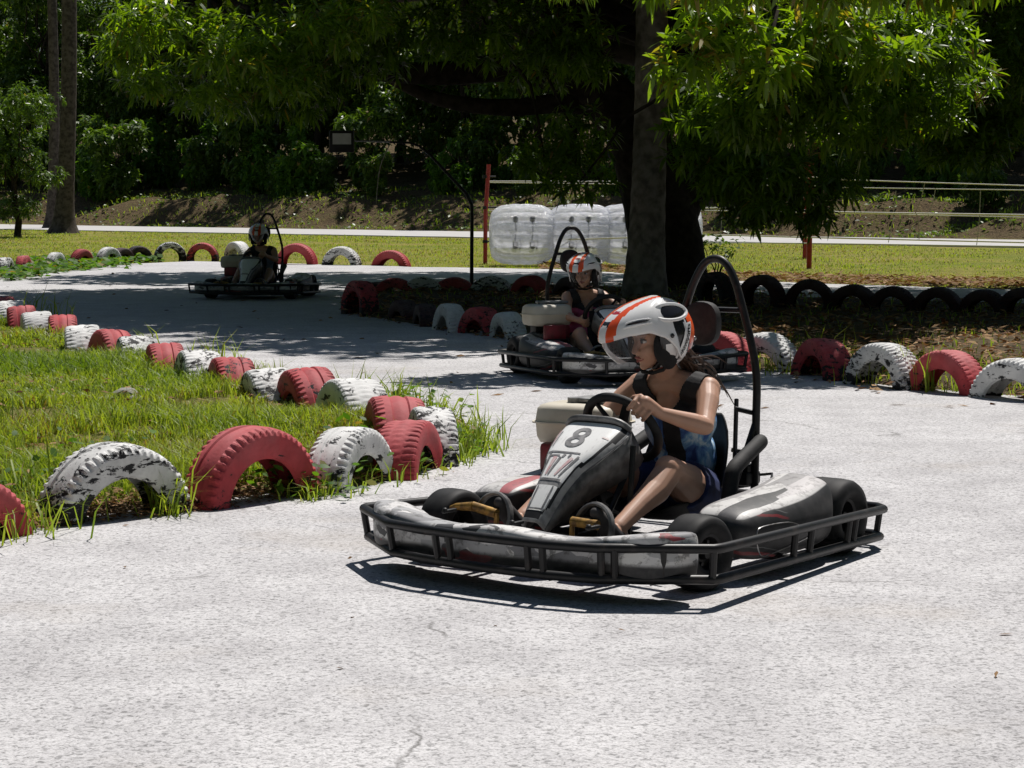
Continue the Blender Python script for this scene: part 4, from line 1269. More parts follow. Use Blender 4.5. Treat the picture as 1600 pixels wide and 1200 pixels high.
DY = -.075        # the seat sits a little to the right of the frame's middle
def make_kart(label, number=None):
    k = empty("go_kart")
    tag(k, label, "go-kart")
    # --- perimeter bumper of two rails and posts
    plan = [(1.0, -.27), (1.01, 0), (1.0, .27), (.955, .45), (.735, .765), (.70, .775), (-.69, .63), (-.75, .57), (-.76, 0), (-.75, -.57), (-.69, -.63), (.70, -.775), (.735, -.765), (.955, -.45)]
    def zt(x): return lerp(.15, .195, min(1, max(0, (x + .75) / 1.45)))
    mb = MB()
    mb.tube([(x, y, zt(x)) for x, y in plan], .0165, 0, 10, closed=True)
    mb.tube([(x * .985, y * .985, zt(x) - .105) for x, y in plan], .0165, 0, 10, closed=True)
    posts = [(1.003, -.20), (1.003, -.14), (1.003, .20), (1.0, .26), (.945, .46), (.925, .50), (.955, -.45), (.735, .765), (.735, -.765), (.845, -.605), (.12, .715), (-.02, .70), (-.36, .665), (-.42, .658), (-.735, .59), (.12, -.715), (-.36, -.665), (-.735, -.59), (-.757, .3), (-.757, -.3), (.83, .63)]
    for x, y in posts:
        mb.tube([(x, y, zt(x) - .005), (x * .985, y * .985, zt(x) - .10)], .013, 0, 8)
    for y in (-.28, .28):
        mb.tube([(.985, y, .085), (.5, y, .07)], .014, 0, 8)
        mb.tube([(-.72, y, .06), (-.4, y, .08)], .014, 0, 8)
    for s in (1, -1):
        mb.tube([(.1, s * .70, .072), (.1, s * .3, .075)], .014, 0, 8)
        mb.tube([(-.40, s * .645, .06), (-.3, s * .3, .075)], .014, 0, 8)
    mb.build("bumper_frame", M["black_steel"], k)
    # --- chassis: tubes, floor tray, axles
    mb = MB()
    for s in (1, -1):
        mb.tube(smooth_curve([(.85, s * .22, .085), (.3, s * .26, .075), (0, s * .3, .075), (-.65, s * .3, .085)], 5), .015, 0, 8)
    mb.box((.25, 0, .062), (.72, .52, .006), 0)
    mb.tube([(.52, -.46, .13), (.52, -.30, .10), (.52, .30, .10), (.52, .46, .13)], .016, 0, 8)
    mb.tube([(-.485, -.5, .14), (-.485, .5, .14)], .018, 0, 12)
    mb.tube([(.40, .05, .10), (.12, .03, .40)], .011, 0, 8)
    mb.tube([(.45, -.4, .12), (.38, .0, .11), (.45, .4, .12)], .008, 0, 6)
    mb.tube([(.3, -.12, .08), (.22, -.09, .44)], .011, 0, 8)
    mb.tube([(.3, .12, .08), (.22, .09, .44)], .011, 0, 8)
    mb.build("chassis", M["black_steel"], k)
    # --- front fairing: wide curved nose
    cl = smooth_curve([(.655, -.60, 0), (.735, -.585, 0), (.80, -.49, 0), (.81, -.33, 0), (.83, -.15, 0), (.84, 0, 0), (.83, .15, 0), (.81, .33, 0), (.80, .49, 0), (.735, .585, 0), (.655, .60, 0)], 6)
    secs = []
    n = len(cl)
    for i, c in enumerate(cl):
        t = (cl[min(i + 1, n - 1)] - cl[max(i - 1, 0)]).normalized()
        nrm = Vector((-t.y, t.x, 0))
        if nrm.x < 0 and abs(c.y) < .6: nrm = -nrm
        if i > 0 and nrm.dot(pn) < 0: nrm = -nrm
        pn = nrm
        f = abs(2 * i / (n - 1) - 1)
        top = lerp(.215, .25, f ** 2) + .010 * math.cos(f * 9)
        wid = lerp(.115, .085, f ** 3)
        end = 1.0 if f < .93 else .72
        sec = []
        for dx, z in ((1.02, .10), (.94, .066), (.3, .060), (-.7, .065), (-.97, .09), (-1.0, .17), (-.98, top - .008), (-.80, top), (-.10, top - .006), (.46, top - .022), (.88, top - .040), (1.0, top - .062)):
            zz = lerp(.15, z, end)
            sec.append(c + nrm * (dx * wid * end) + Vector((0, 0, zz)))
        secs.append(sec)
    mb = MB(); mb.loft(secs)
    me = evaluated(mb.mesh("front_fairing"), [('SUBSURF', dict(levels=1, render_levels=1))])
    ff = link("front_fairing", me, M["graphics"], k)
    mb = MB()
    for y, dx in ((-.02, 0), (.30, -.01), (-.33, -.01)):
        mb.box((.775 + dx, y, .212 + .006 * abs(y) * 8), (.07, .018, .012), 0, bevel=.004)
        mb.ell((.80 + dx, y, .220 + .006 * abs(y) * 8), (.010, .010, .006), 0, seg=10, rings=6)
        mb.build('fairing_clip', M['black_plastic'], ff); mb = MB()
    # --- side pods
    for s in (1, -1):
        secs = []
        for x, zb, z1, yi, yo in ((.315, .13, .19, .44, .57), (.30, .09, .235, .41, .61), (.24, .07, .26, .39, .63), (.10, .065, .27, .38, .638), (-.08, .065, .28, .375, .638), (-.20, .07, .298, .37, .634), (-.29, .08, .318, .37, .622), (-.33, .10, .315, .375, .61), (-.345, .13, .29, .40, .58)):
            h = z1 - zb
            sec = []
            for fy, fz in ((0, .06), (.06, 0), (.94, 0), (1.0, .06), (1.03, .45), (1.0, .72), (.93, .86), (.80, .95), (.5, 1.0), (.15, 1.0), (.03, .93), (0, .8)):
                sec.append((x, s * (yi + (yo - yi) * fy), zb + h * fz))
            secs.append(sec)
        mb = MB(); mb.loft(secs)
        me = evaluated(mb.mesh("side_pod"), [('SUBSURF', dict(levels=2, render_levels=2))])
        me.materials.clear()
        pod = link("side_pod", me, M["pod"], k)
        pl = MB()
        # raised pale outline of the side sticker and a few rivets
        loop = [(.24, .11), (.26, .15), (.26, .19), (.22, .205), (.05, .20), (-.05, .175), (-.14, .155), (-.1, .13), (.05, .112), (.2, .10)]
        if s > 0:
            pl.tube(smooth_curve([(x, s * .642, z - .01) for x, z in loop], 4, True), .0022, 0, 5, closed=True)
        else:
            pl.tube([(.24, s * .380, .20), (-.18, s * .364, .235)], .003, 0, 5)
        pl.build("trim_line", M["steel"], pod)
    # --- nose panel
    NT_, NU = 48, 32
    vs = []; mi = []; fs = []
    for i in range(NT_ + 1):
        for j in range(NU + 1):
            vs.append(panel_point(i / NT_, 2 * j / NU - 1))
    for i in range(NT_):
        for j in range(NU):
            a = i * (NU + 1) + j
            fs.append((a, a + 1, a + NU + 2, a + NU + 1))
            t = (i + .5) / NT_; u = abs(2 * (j + .5) / NU - 1)
            edge = np.interp(t, [0, .06, .12, .35, .8, .93, 1], [.5, .55, .72, .74, .84, .84, .84])
            if t < .045 or t > .965 or u > edge: mi.append(2 if (t > .965 or (u < edge + .07 and .03 < t)) else 1)
            elif t < .075 or u > edge - .07 and t < .30: mi.append(2 if t < .09 or u > edge - .035 else 1)
            elif .30 < t < .335: mi.append(1)
            else: mi.append(0)
    mb = MB(); mb.v = [tuple(v) for v in vs]; mb.f = fs; mb.m = mi
    me = mb.mesh("nose_panel")
    for m in (M["panel_white"], M["panel_grey"], M["black_plastic"]): me.materials.append(m)
    me2 = evaluated(me, [('SOLIDIFY', dict(thickness=0.012, offset=-1.0))])
    pan = link("nose_panel", me2, None, k)
    # side skirts of the panel (dark plastic shell behind it)
    for s in (1, -1):
        sk = MB()
        secs = []
        for i in range(13):
            t = i / 12
            p = panel_point(t, s * .97)
            d = Vector((-.55, 0, -.60)) * lerp(.03, .20, math.sin(min(t * 1.15, 1) * math.pi * .5))
            q = p + d; q.y *= .86
            secs.append([p, p.lerp(q, .5) + Vector((0, s * .004, 0)), q])
        sk.loft(secs, 0, False, False)
        m3 = evaluated(sk.mesh("panel_side"), [('SOLIDIFY', dict(thickness=0.006, offset=0))])
        m3.materials.clear()
        link("panel_side", m3, M["grey_shell"], pan)
    bk = MB()
    top = [panel_point(.985, u / 8 - 1, .012) for u in range(17)]
    bk.tube(top, .012, 0, 8)
    bk.build("top_edge", M["grey_shell"], pan)
    def pmap(x, y, t0=0.76, sc=0.53):
        return panel_point(t0 + y / sc, x / np.interp(t0 + y / sc, [0, .12, .30, .48, .62, .78, .92, 1.0], [.052, .060, .068, .088, .122, .146, .152, .138]), .0022)
    if number:
        text_on("number", number, 0.165, lambda x, y: pmap(x - .006, y), M["number_grey"], pan, bold=0.003)
    # sticker strokes under the number
    def stroke(a, b, w0, w1, m=0, n=8):
        pts = []
        a = Vector(a); b = Vector(b); d = (b - a).normalized(); nn = Vector((-d.y, d.x))
        l = []; r = []
        for q in range(n + 1):
            c = a.lerp(b, q / n); w = lerp(w0, w1, q / n) / 2
            l.append(pmap(c.x + nn.x * w, c.y + nn.y * w)); r.append(pmap(c.x - nn.x * w, c.y - nn.y * w))
        st = MB(); st.add(l + r, [(q, q + 1, n + 2 + q, n + 1 + q) for q in range(n)], 0)
        if number: st.build('sticker_stripe', [M['number_grey'], M['pink_faded']][m], pan, sharp=0)
    T = lambda t: (t - .76) * .53
    stroke((-.088, T(.60)), (.06, T(.60)), .010, .006)
    stroke((-.07, T(.56)), (-.02, T(.565)), .008, .008)
    stroke((.0, T(.585)), (-.005, T(.55)), .012, .010); stroke((.025, T(.585)), (.02, T(.55)), .010, .008)
    stroke((-.066, T(.58)), (-.05, T(.37)), .012, .008)
    stroke((-.035, T(.55)), (-.03, T(.38)), .018, .006, 1); stroke((-.012, T(.55)), (-.02, T(.38)), .012, .006)
    stroke((.04, T(.55)), (.01, T(.38)), .016, .008, 1); stroke((.062, T(.57)), (.03, T(.37)), .010, .006)
    stroke((-.045, T(.34)), (.045, T(.34)), .010, .010)
    stroke((-.118, T(.86)), (-.10, T(.68)), .012, .003, 1); stroke((-.10, T(.84)), (-.088, T(.66)), .005, .003)
    stroke((.09, T(.80)), (.115, T(.80)), .006, .004, 1)
    stroke((-.032, T(.285)), (-.03, T(.10)), .006, .006); stroke((.032, T(.285)), (.03, T(.10)), .006, .006); stroke((-.032, T(.095)), (.032, T(.095)), .007, .007)
    # --- steering wheel
    c = Vector((.05, 0, .475)); nrm = Vector((-.84, 0, .54)).normalized(); a = Vector((0, 1, 0)); b = nrm.cross(a) * -1
    if b.z < 0: b = -b
    R = .152
    mb = MB()
    ring = []
    for q in range(48):
        th = 2 * math.pi * q / 48
        rr = R * (1 - .10 * max(0, -math.sin(th)) ** 3)
        ring.append(c + a * rr * math.cos(th) + b * rr * math.sin(th))
    mb.tube(ring, .0175, 0, 12, closed=True)
    for th in (math.radians(122), math.radians(62), math.radians(272)):
        e = c + a * R * math.cos(th) + b * R * math.sin(th)
        mb.tube([c - nrm * .02, c.lerp(e, .5) - nrm * .012, e], [.024, .019, .016], 0, 8, flat=.5)
    mb.tube([c - nrm * .04, c + nrm * .005], .038, 0, 20)
    mb.tube([c - nrm * .04, (.30, .02, .18)], .011, 0, 8)
    mb.build("steering_wheel", M["rubber"], k)
    # --- seat
    path = [(-.02, .15), (-.14, .115), (-.28, .10), (-.40, .13), (-.455, .21), (-.49, .32), (-.51, .43), (-.52, .50)]
    wid = [.15, .17, .19, .195, .195, .19, .17, .11]
    lip = [.04, .08, .11, .12, .12, .11, .085, .05]
    secs = []
    for i, (x, z) in enumerate(path):
        p0 = path[max(i - 1, 0)]; p1 = path[min(i + 1, len(path) - 1)]
        tx, tz = p1[0] - p0[0], p1[1] - p0[1]; l = math.hypot(tx, tz)
        nx, nz = (-tz / l, tx / l)
        if nz < 0 and i < 4: nx, nz = -nx, -nz
        if i >= 4 and nx < 0: nx, nz = -nx, -nz
        sec = []
        for j in range(13):
            u = j / 6 - 1
            e = abs(u) ** 3 * lip[i]
            sec.append((x + nx * e, .0 + u * wid[i], z + nz * e))
        secs.append(sec)
    mb = MB(); mb.loft(secs, 0, False, False)
    me = evaluated(mb.mesh("seat"), [('SOLIDIFY', dict(thickness=.012, offset=0)), ('SUBSURF', dict(levels=1, render_levels=1))])
    me.materials.clear(); link("seat", me, M["pad"], k)
    # --- roll hoop with crossbar, stays, head pad
    mb = MB()
    hoop = smooth_curve([(-.55, -.21, .10), (-.56, -.21, .45), (-.57, -.20, .68), (-.58, -.125, .93), (-.585, -.085, 1.03), (-.587, -.045, 1.085), (-.588, 0, 1.10), (-.587, .045, 1.085), (-.585, .085, 1.03), (-.58, .125, .93), (-.57, .20, .68), (-.56, .21, .45), (-.55, .21, .10)], 6)
    mb.tube(hoop, .0160, 0, 10)
    mb.tube([(-.578, -.14, .90), (-.578, .14, .90)], .011, 0, 8)
    for s in (1, -1):
        mb.tube([(-.565, s * .2, .50), (-.50, s * .15, .52)], .010, 0, 8)
        mb.tube([(-.56, s * .205, .46), (-.40, s * .21, .22)], .012, 0, 8)
        mb.tube([(-.56, s * .12, .55), (-.42, s * .2, .28)], .009, 0, 8)
        mb.tube([(-.555, s * .21, .34), (-.48, s * .15, .36)], .009, 0, 8)
    hp = mb.build("roll_hoop", M["black_steel"], k)
    pd = MB()
    secs = []
    for dx, sc in ((-.025, .82), (-.018, .97), (0, 1.0), (.018, .97), (.025, .82)):
        sec = []
        for q in range(28):
            th = 2 * math.pi * q / 28
            cx, sx = math.cos(th), math.sin(th)
            r = 1 / (abs(cx) ** 2.6 + abs(sx) ** 2.6) ** (1 / 2.6)
            sec.append((-.545 + dx, .078 * r * sc * cx - .03, .845 + .088 * r * sc * sx))
        secs.append(sec)
    pd.loft(secs); pd.build("head_pad", M["pad"], hp)
    # --- padded side bars beside the seat
    for s in (1, -1):
        mb = MB()
        mb.tube(smooth_curve([(-.22, s * .285, .10), (-.265, s * .275, .22), (-.295, s * .27, .30), (-.36, s * .265, .335), (-.52, s * .255, .395)], 5), .030, 0, 14, round_caps=True)
        mb.build("side_bar", M["pad"], k)
    # --- brake caliper and disc
    mb = MB()
    mb.lathe_y([(-.004, .02), (-.004, .085), (.004, .085), (.004, .02)], (-.5, .20, .14), 0, 28)
    mb.build("brake_disc", M["steel"], k)
    mb = MB()
    mb.box((-.55, .17, .245), (.11, .08, .055), 0, bevel=.012)
    mb.box((-.54, .18, .285), (.06, .05, .035), 0, bevel=.008)
    mb.tube([(-.56, .2, .22), (-.45, .1, .20), (-.3, .15, .17)], .008, 0, 6)
    mb.tube([(-.60, .18, .25), (-.62, .25, .26), (-.58, .27, .24)], .006, 0, 6)
    mb.build("brake_caliper", M["black_plastic"], k)
    # --- engine with cream fuel tank
    mb = MB()
    mb.box((-.22, -.34, .21), (.28, .20, .22), 0, bevel=.02)
    for q in range(6): mb.box((-.05 + .0, -.34, .15 + q * .026), (.09, .17, .008), 0)
    mb.tube([(-.20, -.22, .21), (-.20, -.45, .21)], .085, 0, 20)
    mb.tube(smooth_curve([(-.32, -.34, .25), (-.44, -.36, .30), (-.55, -.38, .26)], 5), .022, 0, 10)
    mb.box((-.34, -.345, .36), (.12, .15, .10), 0, bevel=.015)
    eng = mb.build("engine", M["black_plastic"], k)
    mb = MB()
    Rz = Matrix.Rotation(math.radians(8), 3, 'Z')
    def tank_sec(z, sx, sy, r):
        sec = []
        for q in range(32):
            th = 2 * math.pi * q / 32
            cx, sy_ = math.cos(th), math.sin(th)
            e = 5.5
            rr = 1 / (abs(cx) ** e + abs(sy_) ** e) ** (1 / e)
            sec.append(Rz @ Vector((sx * rr * cx, sy * rr * sy_, 0)) + Vector((-.20, -.36, z)))
        return sec
    mb.loft([tank_sec(z, a_, b_, 0) for z, a_, b_ in ((.375, .085, .13), (.383, .112, .160), (.405, .122, .170), (.458, .126, .174), (.459, .138, .186), (.465, .138, .186), (.466, .127, .175), (.515, .121, .168), (.528, .108, .155), (.535, .09, .135))])
    mb.build("fuel_tank", M["cream"], eng, sharp=50)
    mb = MB()
    mb.box((-.25, -.30, .548), (.14, .22, .018), 0, bevel=.008)
    mb.tube([(-.20, -.40, .53), (-.20, -.40, .555)], .032, 0, 18)
    mb.build("tank_lid", M["grey_plastic"], eng)
    mb = MB()
    mb.box((-.20, -.24, .33), (.22, .05, .10), 0, bevel=.012)
    mb.box((-.045, -.36, .33), (.05, .18, .12), 0, bevel=.02)
    mb.build("engine_cowl", M["engine_red"], eng)
    # --- pedals and heel guards
    for s in (1, -1):
        mb = MB()
        y0 = .19 if s > 0 else -.26
        mb.tube([(.555, y0 - .055, .20 if s > 0 else .215), (.555, y0 + .055, .197)], .018, 0, 12)
        mb.tube([(.555, y0 - .055 * s, .20), (.56, y0 - .055 * s, .09)], .010, 0, 8)
        if s < 0:
            mb.tube([(.56, y0 - .05, .215), (.57, y0 - .12, .210), (.575, y0 - .165, .198)], [.018, .013, .004], 0, 10)
        mb.build("pedal", M["gold"], k)
        mb = MB()
        arc = [(.53 - .02 * math.sin(q), y0 + .02 + .078 * math.cos(q), .175 + .088 * math.sin(q)) for q in [math.pi * (j / 14) for j in range(-1, 14)]]
        mb.tube(arc, [.009] * len(arc), 0, 8, flat=1.8)
        mb.tube([arc[0], (.5, y0 + .1, .08)], .008, 0, 6)
        mb.build("heel_guard", M["grey_shell"], k)
    # --- wheels
    make_wheel(k, .485, .54, .130, .135, True); make_wheel(k, .485, -.54, .130, .135, True)
    make_wheel(k, -.485, .505, .142, .20, False); make_wheel(k, -.485, -.505, .142, .20, False)
    for ch in k.children:
        if ch.name.split('.')[0] in ('nose_panel', 'steering_wheel', 'seat', 'roll_hoop', 'side_bar', 'engine', 'pedal', 'heel_guard', 'brake_caliper'):
            ch.location = (0, DY, 0)
    return k

M["graphics"] = m_graphics("fairing_graphics", 1.3)
M["pod"] = m_pod()
def m_panel():
    N = NT("scuffed_white_panel"); co = N.coord()
    sc = N.ramp(N.noise(N.mapping(co, (1, 3, 1)), 22, 6, 0.72), [(0.55, 0.0), (0.70, 1.0)])
    c = N.mix(N.math('MULTIPLY', sc, 0.45), (0.90, 0.90, 0.89), (0.38, 0.36, 0.35))
    return N.set(c, 0.32, 0.0, 0.5)
M["panel_white"] = m_panel()
M["panel_grey"] = m_simple("greyed_sticker", (0.40, 0.395, 0.39), (0.22, 0.22, 0.22), 24, 0.5, bump=0.1)
M["grey_shell"] = m_simple("greyed_black_plastic", (0.19, 0.186, 0.183), (0.06, 0.06, 0.062), 16, 0.38, bump=0.1)
M["number_grey"] = m_simple("faded_black_print", (0.13, 0.13, 0.135), (0.28, 0.275, 0.28), 40, 0.5)
M["pink_faded"] = m_simple("faded_red_print", (0.62, 0.38, 0.39), (0.66, 0.55, 0.55), 30, 0.5)
M["pad"] = m_simple("black_foam_pad", (0.014, 0.014, 0.015), (0.028, 0.027, 0.027), 26, 0.75, bump=0.1)
M["engine_red"] = m_simple("dull_red_engine_cowl", (0.26, 0.02, 0.035), (0.16, 0.02, 0.025), 20, 0.45)

# ------------------------------------------------------------------ people
def m_skin(name, c):
    N = NT(name); co = N.coord()
    col = N.ramp(N.noise(co, 12, 4), [(0.35, c), (0.7, tuple(x * .86 for x in c))])
    N.bump(N.noise(co, 180, 2), 0.08, 0.002)
    N.set(col, 0.48, 0.0, 0.4)
    N.b.inputs["Subsurface Weight"].default_value = 0.12
    N.b.inputs["Subsurface Radius"].default_value = (0.012, 0.005, 0.003)
    N.b.inputs["Subsurface Scale"].default_value = 1.0
    return N.m
M["skin"] = m_skin("tan_skin", (0.54, 0.315, 0.22))
def m_tiedye():
    N = NT("blue_tie_dye_cloth"); co = N.coord()
    n1 = N.noise(N.mapping(co, (1, 1, .55)), 16, 5, 0.6, 0.9)
    c = N.ramp(n1, [(0.30, (0.03, 0.05, 0.17)), (0.41, (0.08, 0.17, 0.44)), (0.52, (0.22, 0.44, 0.70)), (0.62, (0.62, 0.75, 0.85))])
    N.bump(N.noise(co, 30, 4), 0.3, 0.006)
    return N.set(c, 0.85, 0.0, 0.2)
M["tiedye"] = m_tiedye()
M["navy"] = m_simple("navy_cloth", (0.02, 0.035, 0.13), (0.012, 0.018, 0.06), 18, 0.85, bump=0.2)
M["black_cloth"] = m_simple("black_cloth", (0.014, 0.014, 0.016), (0.026, 0.026, 0.028), 22, 0.8, bump=0.3)
M["pink_cloth"] = m_simple("pink_cloth", (0.60, 0.12, 0.24), (0.45, 0.08, 0.18), 14, 0.85, bump=0.2)
M["grey_cloth"] = m_simple("grey_blue_cloth", (0.20, 0.25, 0.34), (0.13, 0.16, 0.22), 14, 0.85, bump=0.2)
M["hair"] = m_simple("dark_brown_hair", (0.035, 0.02, 0.013), (0.09, 0.05, 0.032), 60, 0.45)
M["helmet_white"] = m_simple("glossy_white_shell", (0.80, 0.80, 0.80), (0.72, 0.72, 0.72), 6, 0.18)
M["helmet_orange"] = m_simple("glossy_orange_paint", (0.78, 0.10, 0.02), (0.68, 0.08, 0.02), 6, 0.2)
M["helmet_black"] = m_simple("glossy_black_paint", (0.014, 0.014, 0.016), (0.02, 0.02, 0.022), 6, 0.18)
M["helmet_red"] = m_simple("glossy_red_paint", (0.42, 0.025, 0.02), (0.35, 0.02, 0.02), 6, 0.2)
M["helmet_pad"] = m_simple("black_helmet_lining", (0.01, 0.01, 0.011), (0.018, 0.018, 0.018), 30, 0.95)
M["eye_white"] = m_simple("eye_white", (0.6, 0.58, 0.56), (0.55, 0.52, 0.5), 8, 0.2)
M["iris"] = m_simple("dark_eye", (0.02, 0.012, 0.008), (0.01, 0.008, 0.006), 8, 0.12)
M["lips"] = m_simple("lips", (0.33, 0.10, 0.085), (0.28, 0.08, 0.07), 20, 0.4)
M["shoe"] = m_simple("dark_shoe", (0.03, 0.028, 0.03), (0.06, 0.055, 0.055), 14, 0.7)
def m_visor():
    N = NT("smoked_clear_visor")
    N.set((0.5, 0.5, 0.52), 0.08, 0.0, 0.5)
    tr = N.n("BsdfTransparent"); tr.inputs[0].default_value = (0.72, 0.72, 0.74, 1)
    mx = N.n("MixShader"); fr = N.n("LayerWeight"); fr.inputs[0].default_value = 0.25
    f = N.math('ADD', N.math('MULTIPLY', fr.outputs["Fresnel"], 0.7), 0.06)
    N.l(f, mx.inputs[0]); N.l(tr.outputs[0], mx.inputs[1]); N.l(N.b.outputs[0], mx.inputs[2])
    N.l(mx.outputs[0], N.out.inputs[0])
    return N.m
M["visor"] = m_visor()

def helmet(person, MH, detail=True):
    """open-face helmet with the chin bar flipped up; MH: head matrix, +X face, +Y the wearer's left"""
    def T(p): return MH @ Vector(p)
    C = Vector((-.012, 0, .024)); Rr = (.148, .128, .142)
    n1, n2 = 96, 64
    v = []; f = []; mi = []
    for i in range(n2 + 1):
        th = math.pi * (i / n2) * .92
        for j in range(n1):
            a = 2 * math.pi * j / n1
            v.append((C.x + Rr[0] * math.sin(th) * math.cos(a), C.y + Rr[1] * math.sin(th) * math.sin(a), C.z + Rr[2] * math.cos(th)))
    for i in range(n2):
        for j in range(n1):
            j2 = (j + 1) % n1
            q = (i * n1 + j, (i + 1) * n1 + j, (i + 1) * n1 + j2, i * n1 + j2)
            c = sum((Vector(v[t]) for t in q), Vector()) / 4
            x, y, z = c
            # face opening
            edge = .042 + .35 * max(0, (-.02 - z)) * .25
            if z < .062 and x > lerp(.055, .046, min(max((.06 - z) / .17, 0), 1)): continue
            if z < -.104 + min(max((-.04 - x) / .05, 0), 1) * .055: continue
            ay = abs(y)
            m = 0
            if x < .035:
                if x > -.015 and z <= .0: m = 0
                elif x > -.015 and z > .0: m = 2
                elif z > .13: m = 2
                elif -.062 < x <= -.015: m = 2 if z > -.03 else 0
                elif -.072 < x <= -.062: m = 0
                elif -.080 < x <= -.070: m = 2
                else: m = 1 if z > -.02 else 3
                if z < -.035 and x > -.05: m = 0 if z > -.095 else 3
            else: m = 2
            f.append(q); mi.append(m)
    mb = MB(); mb.v = [tuple(T(p)) for p in v]; mb.f = f; mb.m = mi
    me = mb.mesh("shell")
    me2 = evaluated(me, [('SOLIDIFY', dict(thickness=.016, offset=-1.0, material_offset=4))], [M["helmet_white"], M["helmet_orange"], M["helmet_black"], M["helmet_red"]] + [M["helmet_pad"]] * 4)
    h = link("helmet", me2, None, person)
    # liner and cheek pads
    mb = MB()
    for s in (1, -1):
        mb.ell(T((.030, s * .088, -.022)), (.040, .026, .066), 0, MH.to_3x3()); mb.ell(T((.012, s * .090, -.06)), (.040, .020, .045), 0, MH.to_3x3())
    mb.tube([T((.062 * math.cos(a) + .01, .098 * math.sin(a), .075)) for a in [math.radians(q) for q in range(-85, 86, 10)]], .02, 0, 8)
    mb.tube([T((.0, .095, -.075)), T((.03, .07, -.105)), T((.052, .03, -.116)), T((.052, -.03, -.116)), T((.03, -.07, -.105)), T((.0, -.095, -.075))], .012, 0, 8, flat=.6)
    mb.build("lining", M["helmet_pad"], h)
    # flipped-up chin bar: a beak over the brow
    nu, nv = 56, 30
    vs = []; fs = []; mm = []
    def bp(u, w, lift=0.0):
        a = math.radians(104) * u
        ca, sa = math.cos(a), math.sin(a)
        fwd = max(ca, 0)
        ex = (.245 * fwd ** 0.9 if ca > 0 else .10 * ca) + 0.0
        ey = .137 * sa * (1 - .10 * max(fwd, 0))
        zl = np.interp(abs(u), [0, .2, .45, .66, .80, .92, 1.0], [.034, .040, .054, .054, .022, -.045, -.085])
        z0 = .172
        s_ = math.sin(w * math.pi / 2); c_ = math.cos(w * math.pi / 2)
        x0 = -.035
        x = x0 + (ex - x0) * (s_ ** 1.0)
        y = ey * (s_ ** .86)
        z = zl + (z0 - zl) * c_ ** (.85 if fwd > .3 else 1.0)
        p = Vector((x, y, z))
        if lift:
            d = Vector((x - 0.02, y, z - .03)).normalized(); p += d * lift
        return p
    for i in range(nu + 1):
        for j in range(nv + 1):
            vs.append(tuple(T(bp(2 * i / nu - 1, j / nv))))
    for i in range(nu):
        for j in range(nv):
            a = i * (nv + 1) + j
            c = bp(2 * (i + .5) / nu - 1, (j + .5) / nv)
            if c.x < -.02: continue
            ay = abs(c.y)
            wid = lerp(.8, 1.15, min(max(c.x / .24, 0), 1))
            fs.append((a, a + 1, a + nv + 2, a + nv + 1))
            if .022 * wid < ay < .052 * wid and j > 2: mm.append(1)
            elif ay <= .022 * wid and .155 < c.x < .17: mm.append(3)
            elif ay <= .022 * wid and .205 < c.x < .222: mm.append(2)
            else: mm.append(0)
    mb = MB(); mb.v = vs; mb.f = fs; mb.m = mm
    me = mb.mesh("chin_bar")
    me2 = evaluated(me, [('SOLIDIFY', dict(thickness=.010, offset=-1.0, material_offset=4))], [M["helmet_white"], M["helmet_orange"], M["helmet_black"], M["helmet_red"]] + [M["helmet_pad"]] * 4)
    cb = link("chin_bar", me2, None, h)
    # visor hanging from the beak
    nu2, nv2 = 30, 8
    vs = []; fs = []
    for i in range(nu2 + 1):
        u = (2 * i / nu2 - 1) * .50
        top = bp(u, .985)
        for j in range(nv2 + 1):
            t = j / nv2
            drop = .095 * (1 - (abs(u) / .50) ** 3)
            vs.append(tuple(T(Vector((top.x - .012 - .055 * t * t, top.y * (1 - .05 * t), top.z - .004 - drop * t)))))
    for i in range(nu2):
        for j in range(nv2):
            a = i * (nv2 + 1) + j
            fs.append((a, a + 1, a + nv2 + 2, a + nv2 + 1))
    mb = MB(); mb.v = vs; mb.f = fs; mb.m = [0] * len(fs)
    mb.build("visor", M["visor"], h)
    if not detail: return h
    # vents, pivots and side windows
    for s in (1, -1):
        mb = MB()
        mb.tube([T(bp(s * (.40 + .26 * q / 8), .80 - .004 * q, .001)) for q in range(9)], [.001, .004, .007, .009, .010, .010, .008, .005, .001], 0, 8, flat=.7)
        lip_ = MB(); lip_.tube([T(bp(s * (.37 + .31 * q / 8), .845 - .004 * q + .012 * abs(q - 4) / 4, .003)) for q in range(9)], [.001, .004, .005, .005, .005, .005, .004, .003, .001], 0, 8)
        lip_.tube([T(bp(s * (.39 + .29 * q / 8), .755 - .002 * q + .010 * abs(q - 4) / 4, .002)) for q in range(9)], [.001, .003, .004, .004, .004, .004, .004, .003, .001], 0, 8)
        lip_.build("vent_rim", M["helmet_white"], h)
        mb.build("vent", M["helmet_black"], h)
        mb = MB(); mb.ell(T((.012, s * .137, .028)), (.009, .006, .009), 0, MH.to_3x3(), 12, 8)
        mb.build("pivot_screw", M["helmet_black"], h)
        mb = MB()
        # raised white frame with dark window on the shell's upper side
        def sp(al, be, l=.004):
            return T(C + Vector(((Rr[0] + l) * math.cos(be) * math.sin(al), s * (Rr[1] + l) * math.cos(be) * math.cos(al), (Rr[2] + l) * math.sin(be))))
        lp = []
        for q in range(36):
            th = 2 * math.pi * q / 36
            lp.append((.02 + .58 * math.cos(th) + .12 * math.sin(th), 0.64 + .24 * math.sin(th)))
        mb.tube([sp(a_, b_, .013) for a_, b_ in lp], .007, 0, 8, closed=True)
        cen = sp(.02, .64, .010)
        ringp = [sp(.02 + (a_ - .02) * .9, .64 + (b_ - .64) * .9, .011) for a_, b_ in lp]
        ring2 = [sp(.02 + (a_ - .02) * .5, .64 + (b_ - .64) * .5, .015) for a_, b_ in lp]
        base = len(mb.v)
